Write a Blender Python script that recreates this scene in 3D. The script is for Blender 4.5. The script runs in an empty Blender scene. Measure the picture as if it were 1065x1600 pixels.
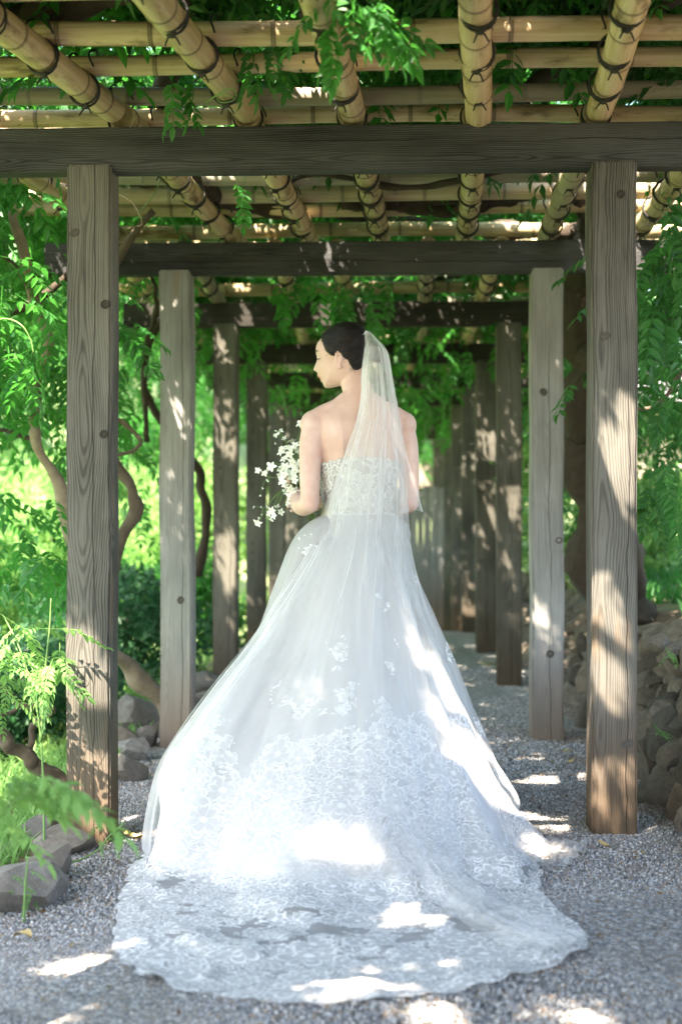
import bpy, bmesh, math, random
import numpy as np
from mathutils import Vector, Matrix, Quaternion
from mathutils.bvhtree import BVHTree

SC = bpy.context.scene
COL = SC.collection
R = math.radians
rng = np.random.default_rng(7)
random.seed(7)

# ------------------------------------------------------------------ camera, sky, sun, exposure
TH = R(1.84)
cam_d = bpy.data.cameras.new('camera')
cam = bpy.data.objects.new('camera', cam_d)
COL.objects.link(cam)
cam.location = (0, 0, 1.05)
cam.rotation_euler = (R(90), 0, TH)
cam_d.sensor_fit = 'VERTICAL'
cam_d.sensor_height = 36
cam_d.lens = 50
cam_d.clip_end = 400
cam_d.dof.use_dof = True
cam_d.dof.focus_distance = 4.78
cam_d.dof.aperture_fstop = 2.2
SC.camera = cam

SUN = Vector((-0.30, -0.46, 0.84)).normalized()       # towards the sun: behind the camera, a little left
elev = math.asin(SUN.z)
world = bpy.data.worlds.new('World')
SC.world = world
world.use_nodes = True
wn = world.node_tree.nodes
sky = wn.new('ShaderNodeTexSky')
sky.sky_type = 'NISHITA'
sky.sun_disc = False
sky.sun_elevation = elev
sky.sun_rotation = math.atan2(SUN.x, SUN.y)
sky.air_density = 1.0
sky.dust_density = 1.5
bg = wn['Background']
bg.inputs['Strength'].default_value = 0.15
world.node_tree.links.new(sky.outputs[0], bg.inputs[0])
sun_d = bpy.data.lights.new('sun', 'SUN')
sun_d.energy = 5.0
sun_d.angle = R(0.55)
sun_d.color = (1.0, 0.93, 0.85)
sun = bpy.data.objects.new('sun', sun_d)
COL.objects.link(sun)
sun.rotation_euler = (-SUN).to_track_quat('-Z', 'Y').to_euler()
SC.view_settings.view_transform = 'Standard'
SC.view_settings.look = 'None'
SC.view_settings.gamma = 1
SC.view_settings.use_curve_mapping = False
SC.view_settings.exposure = 3.24
SC.view_settings.use_white_balance = True
SC.view_settings.white_balance_temperature = 7550
SC.view_settings.white_balance_tint = 10
SC.render.engine = 'CYCLES'
SC.cycles.max_bounces = 10
SC.cycles.diffuse_bounces = 5
SC.cycles.transmission_bounces = 6
SC.cycles.transparent_max_bounces = 40
SC.cycles.sample_clamp_indirect = 6
SC.cycles.use_denoising = True


def W(px, py, Y):
    """point of the plane y = Y seen at photo pixel (px, py)"""
    u, v = (px - 532.5) / 2222, (800 - py) / 2222
    dx = math.cos(TH) * u - math.sin(TH)
    dy = math.sin(TH) * u + math.cos(TH)
    t = Y / dy
    return Vector((t * dx, Y, 1.05 + t * v))


def G(px, py, z=0.0):
    """point of the level z seen at photo pixel (px, py)"""
    u, v = (px - 532.5) / 2222, (800 - py) / 2222
    t = (z - 1.05) / v
    return Vector((t * (math.cos(TH) * u - math.sin(TH)), t * (math.sin(TH) * u + math.cos(TH)), z))


# ------------------------------------------------------------------ object helpers
def link(name, me, parent=None, loc=None, rot=None, scale=None, kind=None, label=None):
    o = bpy.data.objects.new(name, me)
    COL.objects.link(o)
    if parent is not None:
        o.parent = parent
    if loc is not None:
        o.location = loc
    if rot is not None:
        o.rotation_euler = rot
    if scale is not None:
        o.scale = scale if hasattr(scale, '__len__') else (scale,) * 3
    if kind:
        o['kind'] = kind
    if label:
        o['label'] = label
    return o


def thing(name, label, cat, loc=(0, 0, 0), rotz=0, group=None, me=None):
    o = link(name, me, loc=loc, rot=(0, 0, rotz))
    o['label'] = label
    o['category'] = cat
    if group:
        o['group'] = group
    return o


def mesh(name, verts, faces, material=None, smooth=True, uv=None, attrs=None):
    """faces: list of int arrays (n,3) / (n,4), or one array"""
    me = bpy.data.meshes.new(name)
    verts = np.asarray(verts, dtype=np.float32).reshape(-1, 3)
    if isinstance(faces, np.ndarray):
        faces = [faces]
    faces = [np.asarray(f, dtype=np.int32) for f in faces if len(f)]
    loops = np.concatenate([f.ravel() for f in faces])
    sizes = np.concatenate([np.full(len(f), f.shape[1], dtype=np.int32) for f in faces])
    starts = np.concatenate([[0], np.cumsum(sizes)[:-1]]).astype(np.int32)
    me.vertices.add(len(verts))
    me.vertices.foreach_set('co', verts.ravel())
    me.loops.add(len(loops))
    me.loops.foreach_set('vertex_index', loops)
    me.polygons.add(len(sizes))
    me.polygons.foreach_set('loop_start', starts)
    me.update(calc_edges=True)
    me.polygons.foreach_set('use_smooth', np.full(len(sizes), smooth, dtype=bool))
    if uv is not None:
        l = me.uv_layers.new(name='UVMap')
        l.data.foreach_set('uv', np.asarray(uv, dtype=np.float32)[loops].ravel())
    for k, a in (attrs or {}).items():
        at = me.attributes.new(k, 'FLOAT', 'POINT')
        at.data.foreach_set('value', np.asarray(a, dtype=np.float32))
    if material is not None:
        for m in (material if isinstance(material, (list, tuple)) else [material]):
            me.materials.append(m)
    me.validate()
    return me


def grid_faces(nu, nv, wrap=False):
    """quads of an (nu rows) x (nv columns) vertex grid; wrap closes the columns"""
    i = np.arange(nu - 1)[:, None]
    j = np.arange(nv if wrap else nv - 1)[None, :]
    j2 = (j + 1) % nv
    return np.stack([i * nv + j, i * nv + j2, (i + 1) * nv + j2, (i + 1) * nv + j], -1).reshape(-1, 4)


class Soup:
    """several pieces gathered into one mesh"""
    def __init__(s):
        s.v, s.f3, s.f4, s.n, s.a = [], [], [], 0, []

    def add(s, v, f, a=0.0):
        v = np.asarray(v, dtype=np.float32).reshape(-1, 3)
        for q in (f if isinstance(f, list) else [f]):
            q = np.asarray(q)
            if len(q):
                (s.f3 if q.shape[1] == 3 else s.f4).append(q + s.n)
        s.v.append(v)
        s.a.append(np.full(len(v), a, dtype=np.float32) if np.isscalar(a) else a)
        s.n += len(v)

    def mesh(s, name, material, smooth=True, attr=None):
        fs = []
        if s.f3: fs.append(np.concatenate(s.f3))
        if s.f4: fs.append(np.concatenate(s.f4))
        return mesh(name, np.concatenate(s.v), fs, material, smooth,
                    attrs={attr: np.concatenate(s.a)} if attr else None)


def tube_arrays(pts, rad, n=8, cap=True):
    pts = np.asarray([tuple(p) for p in pts], dtype=float)
    m = len(pts)
    rad = np.full(m, rad, dtype=float) if np.isscalar(rad) else np.asarray(rad, dtype=float)
    t = np.gradient(pts, axis=0)
    t /= np.linalg.norm(t, axis=1)[:, None] + 1e-9
    a = np.array([0, 0, 1.0]) if abs(t[0][2]) < .9 else np.array([1.0, 0, 0])
    u = np.cross(t[0], a); u /= np.linalg.norm(u)
    ang = np.arange(n) * 2 * np.pi / n
    V = []
    for i in range(m):
        u = u - t[i] * np.dot(u, t[i]); u /= np.linalg.norm(u) + 1e-9
        w = np.cross(t[i], u)
        V.append(pts[i] + rad[i] * (np.cos(ang)[:, None] * u + np.sin(ang)[:, None] * w))
    V = np.concatenate(V)
    F = [grid_faces(m, n, True)[:, ::-1]]
    if cap:
        V = np.concatenate([V, pts[[0]], pts[[-1]]])
        k = np.arange(n)
        F.append(np.stack([np.full(n, m * n), (k + 1) % n, k], 1)[:, ::-1])
        F.append(np.stack([np.full(n, m * n + 1), (m - 1) * n + k, (m - 1) * n + (k + 1) % n], 1)[:, ::-1])
    return V, F


def spline(ctrl, n=24):
    """Catmull-Rom through the control points (any dimension)"""
    c = np.asarray([tuple(p) for p in ctrl], dtype=float)
    c = np.vstack([2 * c[0] - c[1], c, 2 * c[-1] - c[-2]])
    out = []
    k = len(c) - 3
    for s in np.linspace(0, k - 1e-6, n):
        i = int(s); t = s - i
        p0, p1, p2, p3 = c[i:i + 4]
        out.append(.5 * ((2 * p1) + (-p0 + p2) * t + (2 * p0 - 5 * p1 + 4 * p2 - p3) * t * t + (-p0 + 3 * p1 - 3 * p2 + p3) * t ** 3))
    return np.array(out)


class Waves:
    """cheap smooth noise: a sum of random plane waves"""
    def __init__(s, dim, freq, n=14, seed=0):
        g = np.random.default_rng(seed)
        k = g.normal(size=(n, dim)); k /= np.linalg.norm(k, axis=1)[:, None]
        s.k = k * (freq * g.uniform(.5, 1.7, n))[:, None]
        s.p = g.uniform(0, 6.28, n)
        s.n = n

    def __call__(s, x):
        x = np.asarray(x, dtype=float)
        return np.sin(x @ s.k.T + s.p).sum(-1) / math.sqrt(s.n / 2)


def smooth01(x, a=0.0, b=1.0):
    t = np.clip((np.asarray(x, dtype=float) - a) / (b - a), 0, 1)
    return t * t * (3 - 2 * t)


# ------------------------------------------------------------------ material helpers
class NT:
    def __init__(s, name):
        s.m = bpy.data.materials.new(name)
        s.m.use_nodes = True
        s.t = s.m.node_tree
        s.t.nodes.clear()
        s.out = s.t.nodes.new('ShaderNodeOutputMaterial')

    def n(s, typ, ins=None, **kw):
        nd = s.t.nodes.new('ShaderNode' + typ)
        for k, v in kw.items():
            setattr(nd, k, v)
        for k, v in (ins or {}).items():
            s.set(nd.inputs[k], v)
        return nd

    def set(s, sock, v):
        if isinstance(v, bpy.types.NodeSocket):
            s.t.links.new(v, sock)
        elif isinstance(v, bpy.types.Node):
            s.t.links.new(v.outputs[0], sock)
        else:
            if hasattr(sock.default_value, '__len__') and len(sock.default_value) == 4 and hasattr(v, '__len__') and len(v) == 3:
                v = (*v, 1)
            sock.default_value = v

    def math(s, op, a, b=0.0, c=0.0, clamp=False):
        nd = s.t.nodes.new('ShaderNodeMath'); nd.operation = op; nd.use_clamp = clamp
        s.set(nd.inputs[0], a); s.set(nd.inputs[1], b); s.set(nd.inputs[2], c)
        return nd.outputs[0]

    def mix(s, f, a, b, blend='MIX'):
        nd = s.t.nodes.new('ShaderNodeMix'); nd.data_type = 'RGBA'; nd.blend_type = blend
        s.set(nd.inputs[0], f); s.set(nd.inputs[6], a); s.set(nd.inputs[7], b)
        return nd.outputs[2]

    def ramp(s, f, lo, hi, a=0.0, b=1.0, smooth=True):
        nd = s.t.nodes.new('ShaderNodeMapRange')
        nd.interpolation_type = 'SMOOTHSTEP' if smooth else 'LINEAR'
        s.set(nd.inputs[0], f); s.set(nd.inputs[1], lo); s.set(nd.inputs[2], hi); s.set(nd.inputs[3], a); s.set(nd.inputs[4], b)
        return nd.outputs[0]

    def scale(s, vec, xyz):
        nd = s.t.nodes.new('ShaderNodeVectorMath'); nd.operation = 'MULTIPLY'
        s.set(nd.inputs[0], vec); nd.inputs[1].default_value = xyz
        return nd.outputs[0]

    def addv(s, a, b):
        nd = s.t.nodes.new('ShaderNodeVectorMath'); nd.operation = 'ADD'
        s.set(nd.inputs[0], a); s.set(nd.inputs[1], b)
        return nd.outputs[0]

    def noise(s, vec, scale, detail=3, rough=.55, dist=0.0):
        return s.n('TexNoise', {'Vector': vec, 'Scale': scale, 'Detail': detail, 'Roughness': rough, 'Distortion': dist}).outputs[0]

    def bump(s, h, strength=.3, dist=.01):
        return s.n('Bump', {'Height': h, 'Strength': strength, 'Distance': dist}).outputs[0]

    def principled(s, **kw):
        return s.n('BsdfPrincipled', {k.replace('_', ' '): v for k, v in kw.items()}).outputs[0]

    def done(s, shader):
        s.t.links.new(shader, s.out.inputs[0])
        return s.m


def wood_mat(name, light, dark, brown, stain=1.0, ring=1.0):
    """weathered sawn timber, grain along local Z"""
    t = NT(name)
    co = t.n('TexCoord').outputs['Object']
    rnd = t.n('ObjectInfo').outputs['Random']
    off = t.n('CombineXYZ', {0: t.math('MULTIPLY', rnd, 7.0), 1: t.math('MULTIPLY', rnd, 3.0), 2: t.math('MULTIPLY', rnd, 31.0)}).outputs[0]
    p = t.addv(co, off)
    fib = t.noise(t.scale(p, (210, 210, 2.6)), 1, 5, .7)
    fine = t.noise(t.scale(p, (420, 420, 9)), 1, 2, .6)
    warp = t.noise(t.scale(p, (2.2, 2.2, .9)), 1, 3, .5)
    sep = t.n('SeparateXYZ', {0: co})
    # growth rings cut by the saw: distance from a pith that wanders along the post
    px = t.math('ADD', sep.outputs[0], t.math('MULTIPLY', t.math('SUBTRACT', rnd, .5), .09))
    py = t.math('ADD', sep.outputs[1], .05)
    d = t.math('SQRT', t.math('ADD', t.math('MULTIPLY', px, px), t.math('MULTIPLY', py, py)))
    d = t.math('ADD', d, t.math('MULTIPLY', warp, .16))
    rings = t.math('SINE', t.math('MULTIPLY', d, 900.0))
    rings = t.ramp(rings, -.4, 1.0)
    blot = t.noise(t.scale(p, (6, 6, 1.6)), 1, 4, .6)
    saw = t.n('TexWave', {'Vector': t.n('Mapping', {'Vector': co, 'Rotation': (R(38), R(52), 0)}).outputs[0], 'Scale': 95.0, 'Distortion': 3.0, 'Detail': 2.0}).outputs[1]
    f = t.math('ADD', t.math('MULTIPLY', fib, .74), t.math('MULTIPLY', rings, .22 * ring))
    f = t.math('ADD', f, t.math('MULTIPLY', t.math('SUBTRACT', blot, .5), 1.15))
    f = t.math('ADD', f, t.math('MULTIPLY', saw, -.06))
    f = t.ramp(f, .2, .78, smooth=False)
    c = t.mix(f, light, dark)
    # earth stain near the foot, stays with the wood
    st = t.math('ADD', sep.outputs[2], t.math('MULTIPLY', t.math('SUBTRACT', blot, .5), .7))
    st = t.ramp(st, .75, .05, 0, .8 * stain)
    c = t.mix(st, c, t.mix(fib, brown, tuple(x * .45 for x in brown)))
    tan = t.ramp(t.noise(t.scale(p, (9, 9, 2.0)), 1, 2), .66, .78, 0, .5)
    c = t.mix(tan, c, tuple(x * 1.1 for x in brown))
    # drying cracks
    cr = t.math('ABSOLUTE', t.math('SUBTRACT', t.math('ADD', sep.outputs[0], t.math('MULTIPLY', t.math('SUBTRACT', t.noise(t.n('CombineXYZ', {2: t.math('ADD', t.math('MULTIPLY', sep.outputs[2], 1.6), t.math('MULTIPLY', rnd, 40)), 0: rnd}).outputs[0], 1, 4, .6), .5), .06)), t.math('MULTIPLY', t.math('SUBTRACT', rnd, .4), .07)))
    crk = t.ramp(cr, .0006, .0019, 1, 0)
    crk = t.math('MULTIPLY', crk, t.ramp(t.noise(t.scale(p, (1, 1, 1.4)), 1, 2), .38, .5))
    c = t.mix(t.math('MULTIPLY', crk, .9), c, (.012, .010, .009))
    h = t.math('ADD', t.math('ADD', fib, t.math('MULTIPLY', fine, .5)), t.math('MULTIPLY', crk, -3))
    h = t.math('ADD', h, t.math('MULTIPLY', rings, -.25))
    return t.done(t.principled(Base_Color=c, Roughness=.85, Specular_IOR_Level=.22, Normal=t.bump(h, .7, .003)))


def plain_mat(name, color, rough=.7, var=0.0, nscale=20, bump=0.0, **kw):
    t = NT(name)
    co = t.n('TexCoord').outputs['Object']
    nz = t.noise(co, nscale, 4, .6)
    c = t.mix(nz, tuple(x * (1 - var) for x in color), tuple(min(1, x * (1 + var)) for x in color)) if var else color
    a = dict(Base_Color=c, Roughness=rough)
    if bump:
        a['Normal'] = t.bump(nz, bump, .01)
    a.update(kw)
    return t.done(t.principled(**a))


def leaf_mat(name, c1, c2, tr, trans=.42, rough=.45, spec=.28):
    t = NT(name)
    a = t.n('Attribute', attribute_name='tint').outputs['Fac']
    rnd = t.n('ObjectInfo').outputs['Random']
    nz = t.noise(t.n('TexCoord').outputs['Object'], 1.6, 2)
    f = t.math('ADD', t.math('MULTIPLY', a, .75), t.math('MULTIPLY', t.math('SUBTRACT', nz, .5), .8), clamp=True)
    f = t.math('ADD', f, t.math('MULTIPLY', t.math('SUBTRACT', rnd, .5), .2), clamp=True)
    c = t.mix(f, c1, c2)
    p = t.principled(Base_Color=c, Roughness=rough, Specular_IOR_Level=spec)
    tl = t.n('BsdfTranslucent', {'Color': t.mix(f, tuple(x * .75 for x in tr), tr)}).outputs[0]
    return t.done(t.n('MixShader', {0: trans, 1: p, 2: tl}).outputs[0])
# ------------------------------------------------------------------ materials of the place
M = {}
M['post'] = wood_mat('weathered_post', (.132, .126, .113), (.024, .022, .019), (.14, .087, .048))
M['post_pale'] = wood_mat('pale_post', (.285, .283, .277), (.11, .109, .107), (.205, .135, .085), ring=.4)
M['post_dark'] = wood_mat('dark_post', (.120, .115, .098), (.028, .026, .021), (.095, .064, .038))
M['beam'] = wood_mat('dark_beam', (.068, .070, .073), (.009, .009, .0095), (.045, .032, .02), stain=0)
M['beam_dark'] = wood_mat('shaded_beam', (.040, .037, .032), (.010, .009, .008), (.03, .022, .014), stain=0)  # beam wood again, with the shade of the rear bays put into its colour
M['knot_dark'] = plain_mat('knot_hole', (.022, .017, .013), .8, .4, 60)
M['knot_plug'] = plain_mat('knot_plug', (.060, .052, .044), .8, .5, 120, .5)
M['cord'] = plain_mat('black_cord', (.012, .011, .011), .7, .3, 200, .3)
M['earth'] = plain_mat('earth', (.10, .066, .042), .95, .5, 12, .5)


def bamboo_mat():
    t = NT('bamboo')
    co = t.n('TexCoord').outputs['Object']
    rnd = t.n('ObjectInfo').outputs['Random']
    node = t.n('Attribute', attribute_name='node').outputs['Fac']
    p = t.addv(co, t.n('CombineXYZ', {0: t.math('MULTIPLY', rnd, 9), 2: t.math('MULTIPLY', rnd, 40)}).outputs[0])
    streak = t.noise(t.scale(p, (60, 60, 2.0)), 1, 4, .6)
    blot = t.noise(t.scale(p, (14, 14, 4)), 1, 4, .65)
    fine = t.noise(t.scale(p, (260, 260, 12)), 1, 2)
    base = t.mix(rnd, (.43, .30, .155), (.29, .235, .115))
    pale = t.mix(rnd, (.60, .47, .32), (.45, .37, .24))
    c = t.mix(t.ramp(streak, .3, .72), base, pale)
    c = t.mix(t.ramp(blot, .52, .72, 0, .8), c, (.085, .05, .02))
    c = t.mix(t.ramp(t.noise(t.scale(p, (45, 45, 30)), 1, 3), .66, .76, 0, .5), c, (.05, .04, .03))
    c = t.mix(t.math('MULTIPLY', node, .85), c, (.05, .035, .022))
    old = t.ramp(t.math('FRACT', t.math('MULTIPLY', rnd, 7.31)), .62, .95, 0, .8)
    c = t.mix(old, c, t.mix(streak, (.13, .115, .09), (.34, .31, .26)))
    h = t.math('ADD', fine, streak)
    return t.done(t.principled(Base_Color=c, Roughness=t.ramp(blot, .3, .8, .48, .75), Specular_IOR_Level=.35, Normal=t.bump(h, .12, .003)))


M['bamboo'] = bamboo_mat()
M['bamboo_end'] = plain_mat('bamboo_end', (.42, .30, .18), .8, .4, 80, .3)


def stone_mat(name, c1, c2, moss=.35):
    t = NT(name)
    co = t.n('TexCoord').outputs['Object']
    rnd = t.n('ObjectInfo').outputs['Random']
    p = t.addv(co, t.n('CombineXYZ', {0: t.math('MULTIPLY', rnd, 17), 1: t.math('MULTIPLY', rnd, 5), 2: rnd}).outputs[0])
    a = t.noise(p, 7, 6, .65)
    b = t.noise(p, 45, 4, .7)
    c = t.mix(t.ramp(a, .32, .68), c1, c2)
    c = t.mix(t.math('MULTIPLY', rnd, .8), c, t.mix(a, (.25, .195, .14), (.09, .068, .05)))
    c = t.mix(t.ramp(t.math('FRACT', t.math('MULTIPLY', rnd, 5.77)), .4, 1.0, 0, .75), c, tuple(x * .5 for x in c2))
    c = t.mix(t.ramp(b, .52, .72, 0, .55), c, tuple(x * .35 for x in c1))
    nrm = t.n('SeparateXYZ', {0: t.n('NewGeometry').outputs['Normal']}).outputs[2]
    ms = t.math('MULTIPLY', t.ramp(nrm, .3, .95), t.ramp(t.noise(p, 11, 4), .5, .68, 0, moss))
    c = t.mix(ms, c, (.06, .075, .02))
    # pale lichen spots
    v = t.n('TexVoronoi', {'Vector': p, 'Scale': 26.0}).outputs[0]
    c = t.mix(t.math('MULTIPLY', t.ramp(v, .22, .12, 0, .5), t.ramp(a, .5, .6)), c, (.42, .41, .37))
    h = t.math('ADD', t.math('MULTIPLY', a, 1.6), b)
    return t.done(t.principled(Base_Color=c, Roughness=.9, Normal=t.bump(h, .6, .02)))


M['stone'] = stone_mat('wall_stone', (.215, .18, .145), (.08, .066, .052))
M['rock'] = stone_mat('edging_rock', (.27, .25, .24), (.14, .13, .125), .2)


def gravel_mat(name, pebble):
    t = NT(name)
    co = t.n('TexCoord').outputs['Object']
    if pebble:
        rnd = t.n('ObjectInfo').outputs['Random']
    else:
        v = t.n('TexVoronoi', {'Vector': co, 'Scale': 115.0})
        rnd = t.n('SeparateColor', {0: v.outputs['Color']}).outputs[0]
    r = t.n('ValToRGB', {0: rnd})
    cr = r.color_ramp
    cr.interpolation = 'CONSTANT'
    cols = [(.10, .103, .112), (.245, .247, .255), (.37, .37, .373), (.17, .172, .182), (.30, .275, .245), (.50, .49, .48), (.20, .206, .222), (.33, .332, .34), (.26, .19, .14), (.135, .138, .148)]
    while len(cr.elements) < len(cols):
        cr.elements.new(.5)
    for i, c in enumerate(cols):
        cr.elements[i].position = i / len(cols)
        cr.elements[i].color = (*c, 1)
    c = r.outputs[0]
    if pebble:
        loc = t.n('ObjectInfo').outputs['Location']
        soil = t.math('ADD', t.noise(loc, 1.7, 4, .65), t.ramp(t.n('SeparateXYZ', {0: loc}).outputs[0], .45, .95, -.06, .10))
        c = t.mix(t.ramp(soil, .52, .68, 0, .62), c, (.17, .115, .075))
        return t.done(t.principled(Base_Color=c, Roughness=.75))
    big = t.noise(co, 1.3, 4, .6)
    c = t.mix(t.ramp(big, .45, .75, 0, .5), c, (.16, .13, .10))
    h = t.ramp(v.outputs['Distance'], 0, .7, 1, 0)
    fine = t.noise(co, 300, 2)
    c = t.mix(t.ramp(fine, .3, .7, 0, .4), c, (.07, .068, .066))
    return t.done(t.principled(Base_Color=c, Roughness=.9, Normal=t.bump(h, .8, .008)))


M['gravel'] = gravel_mat('gravel_bed', False)
M['pebble'] = gravel_mat('gravel_pebble', True)


def ground_mat():
    t = NT('garden_soil')
    co = t.n('TexCoord').outputs['Object']
    a = t.noise(co, .9, 5, .65)
    b = t.noise(co, 8, 4, .65)
    c = t.mix(t.ramp(b, .35, .65), (.16, .115, .075), (.075, .05, .033))
    g = t.mix(b, (.06, .10, .025), (.12, .17, .045))
    sx = t.n('SeparateXYZ', {0: co})
    far = t.ramp(sx.outputs[1], 8.5, 12)
    lft = t.ramp(sx.outputs[0], -1.4, -2.2)
    f = t.math('MAXIMUM', t.math('MAXIMUM', far, lft), t.ramp(a, .5, .62, 0, .9))
    c = t.mix(f, c, g)
    pale = t.mix(b, (.24, .34, .14), (.38, .44, .24))
    c = t.mix(t.ramp(sx.outputs[1], 9.5, 13, 0, .9), c, pale)
    return t.done(t.principled(Base_Color=c, Roughness=.95, Normal=t.bump(b, .5, .03)))


M['ground'] = ground_mat()

# ------------------------------------------------------------------ terrain
tw = Waves(2, 1.3, 12, 3)


def ground_z(X, Y):
    X = np.asarray(X, dtype=float); Y = np.asarray(Y, dtype=float)
    path = -.05 * np.clip(-X, 0, 1.1) ** 2 - .02 * np.clip(Y - 11.5, 0, 6) ** 2 * smooth01(Y, 11.5, 13)
    path = np.maximum(path, -.45)
    n = tw(np.stack([X, Y], -1)) * .035
    left = -.05 - .16 * smooth01(X, -1.15, -2.3) + n + 3.6 * smooth01(Y, 10.0, 28) * smooth01(X, -1.6, -6.0) + .9 * smooth01(-X, 3.0, 9) * smooth01(Y, 6, 12)
    right = .50 + .05 * np.clip(X - 1.3, 0, 6) + n + .012 * (Y - 4) + .5 * smooth01(Y, 12, 30)
    z = np.where(X < -1.02, path + (left - path) * smooth01(X, -1.02, -1.35), path)
    z = np.where(X > 1.02, path + (right - path) * smooth01(X, 1.02, 1.42), z)
    z = z + 3.0 * smooth01(Y, 22, 46) * (1 - smooth01(np.abs(X), 1, 2) * 0) * smooth01(Y, 22, 30)
    return z


xs = np.concatenate([np.linspace(-70, -8, 22)[:-1], np.linspace(-8, -2, 31)[:-1], np.linspace(-2, 2.2, 75)[:-1], np.linspace(2.2, 8, 25)[:-1], np.linspace(8, 70, 22)])
ys = np.concatenate([np.linspace(-12, 2, 18)[:-1], np.linspace(2, 14, 90)[:-1], np.linspace(14, 40, 40)[:-1], np.linspace(40, 120, 20)])
GX, GY = np.meshgrid(xs, ys)
GZ = ground_z(GX, GY)
gm = mesh('ground', np.stack([GX, GY, GZ - .006], -1), grid_faces(len(ys), len(xs)), M['ground'])
link('ground', gm, kind='structure')
pxs = np.linspace(-1.12, 1.10, 46); pys = np.linspace(-3, 24, 190)
PX, PY = np.meshgrid(pxs, pys)
edge = Waves(1, 3.0, 8, 5)
PX2 = PX + np.where(np.abs(PX) > 1.05, edge(PY[..., None]) * .04 * np.sign(PX), 0)
PZ = ground_z(np.clip(PX2, -1.0, 1.0), PY) + .004 + Waves(2, 5, 12, 8)(np.stack([PX2, PY], -1)) * .004
link('gravel_path', mesh('gravel_path', np.stack([PX2, PY, PZ], -1), grid_faces(len(pys), len(pxs)), M['gravel']), kind='structure')

# loose pebbles: scattered over the part of the path near enough to tell a pebble
def pebble_scatter(name, x0, x1, y0, y1, density, size, seed):
    nx, ny = 24, int((y1 - y0) * 10)
    A, B = np.meshgrid(np.linspace(x0, x1, nx), np.linspace(y0, y1, ny))
    C = ground_z(np.clip(A, -1, 1.0), B) + .005
    me = mesh(name, np.stack([A, B, C], -1), grid_faces(ny, nx), M['pebble'])
    o = link(name, me, kind='stuff')
    ng = bpy.data.node_groups.new('scatter_' + name, 'GeometryNodeTree')
    ng.interface.new_socket('Geometry', in_out='INPUT', socket_type='NodeSocketGeometry')
    ng.interface.new_socket('Geometry', in_out='OUTPUT', socket_type='NodeSocketGeometry')
    N, L = ng.nodes, ng.links
    gi, go = N.new('NodeGroupInput'), N.new('NodeGroupOutput')
    dp = N.new('GeometryNodeDistributePointsOnFaces'); dp.inputs['Density'].default_value = density; dp.inputs['Seed'].default_value = seed
    ico = N.new('GeometryNodeMeshIcoSphere'); ico.inputs['Radius'].default_value = 1.0; ico.inputs['Subdivisions'].default_value = 1
    sp = N.new('GeometryNodeSetPosition'); nz = N.new('ShaderNodeTexNoise'); nz.inputs['Scale'].default_value = 1.3
    vs = N.new('ShaderNodeVectorMath'); vs.operation = 'SUBTRACT'; vs.inputs[1].default_value = (.5, .5, .5)
    v2 = N.new('ShaderNodeVectorMath'); v2.operation = 'SCALE'; v2.inputs['Scale'].default_value = 1.1
    L.new(nz.outputs['Color'], vs.inputs[0]); L.new(vs.outputs[0], v2.inputs[0]); L.new(v2.outputs[0], sp.inputs['Offset'])
    sm = N.new('GeometryNodeSetMaterial'); sm.inputs['Material'].default_value = M['pebble']
    L.new(ico.outputs['Mesh'], sp.inputs['Geometry']); L.new(sp.outputs[0], sm.inputs[0])
    ip = N.new('GeometryNodeInstanceOnPoints')
    rr = N.new('FunctionNodeRandomValue'); rr.data_type = 'FLOAT_VECTOR'; rr.inputs[0].default_value = (0, 0, 0); rr.inputs[1].default_value = (6.28, 6.28, 6.28)
    rs = N.new('FunctionNodeRandomValue'); rs.data_type = 'FLOAT_VECTOR'
    rs.inputs[0].default_value = (size * .45, size * .4, size * .3); rs.inputs[1].default_value = (size * 1.25, size, size * .75)
    L.new(gi.outputs[0], dp.inputs['Mesh']); L.new(dp.outputs['Points'], ip.inputs['Points']); L.new(sm.outputs[0], ip.inputs['Instance'])
    L.new(rr.outputs[0], ip.inputs['Rotation']); L.new(rs.outputs[0], ip.inputs['Scale'])
    L.new(ip.outputs[0], go.inputs[0])
    md = o.modifiers.new('scatter', 'NODES'); md.node_group = ng
    return o


pebble_scatter('gravel', -1.1, 1.04, 2.55, 5.6, 17000, .0053, 1)
pebble_scatter('gravel', -1.1, 1.04, 5.6, 9.5, 8500, .0070, 2)

# ------------------------------------------------------------------ pergola
PERG = thing('pergola', 'weathered grey timber pergola with lashed bamboo roof poles over the gravel path', 'pergola')
FY = [-1.4, .62, 2.63, 4.63, 6.54, 8.56, 10.58, 12.58, 14.6, 16.6, 18.6, 20.6]
XL, XR = -1.048, .81                   # outer faces of the two rows of posts
PW = .146


def bevel_box(sx, sy, sz, b=.005, seg=2, jit=0.0, nz=1):
    bm = bmesh.new()
    bmesh.ops.create_cube(bm, size=1)
    for v in bm.verts:
        v.co.x *= sx; v.co.y *= sy; v.co.z = (v.co.z + .5) * sz
    if nz > 1:
        bmesh.ops.subdivide_edges(bm, edges=[e for e in bm.edges if abs(e.verts[0].co.z - e.verts[1].co.z) > .1], cuts=nz)
    bmesh.ops.bevel(bm, geom=[e for e in bm.edges if len(e.link_faces) == 2 and e.calc_face_angle(0) > .5], offset=b, segments=seg, affect='EDGES')
    if jit:
        w = Waves(3, 9, 10, int(sz * 1000) % 97)
        for v in bm.verts:
            d = w(np.array([v.co.x * .3, v.co.y * .3, v.co.z]))
            v.co.x += d * jit; v.co.y += w(np.array([v.co.y, v.co.z + 4, .3])) * jit
    return bm


def bm_mesh(bm, name, m, smooth=False):
    me = bpy.data.meshes.new(name)
    bm.to_mesh(me); bm.free()
    me.materials.append(m)
    if smooth:
        me.polygons.foreach_set('use_smooth', np.full(len(me.polygons), True))
    return me


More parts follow.
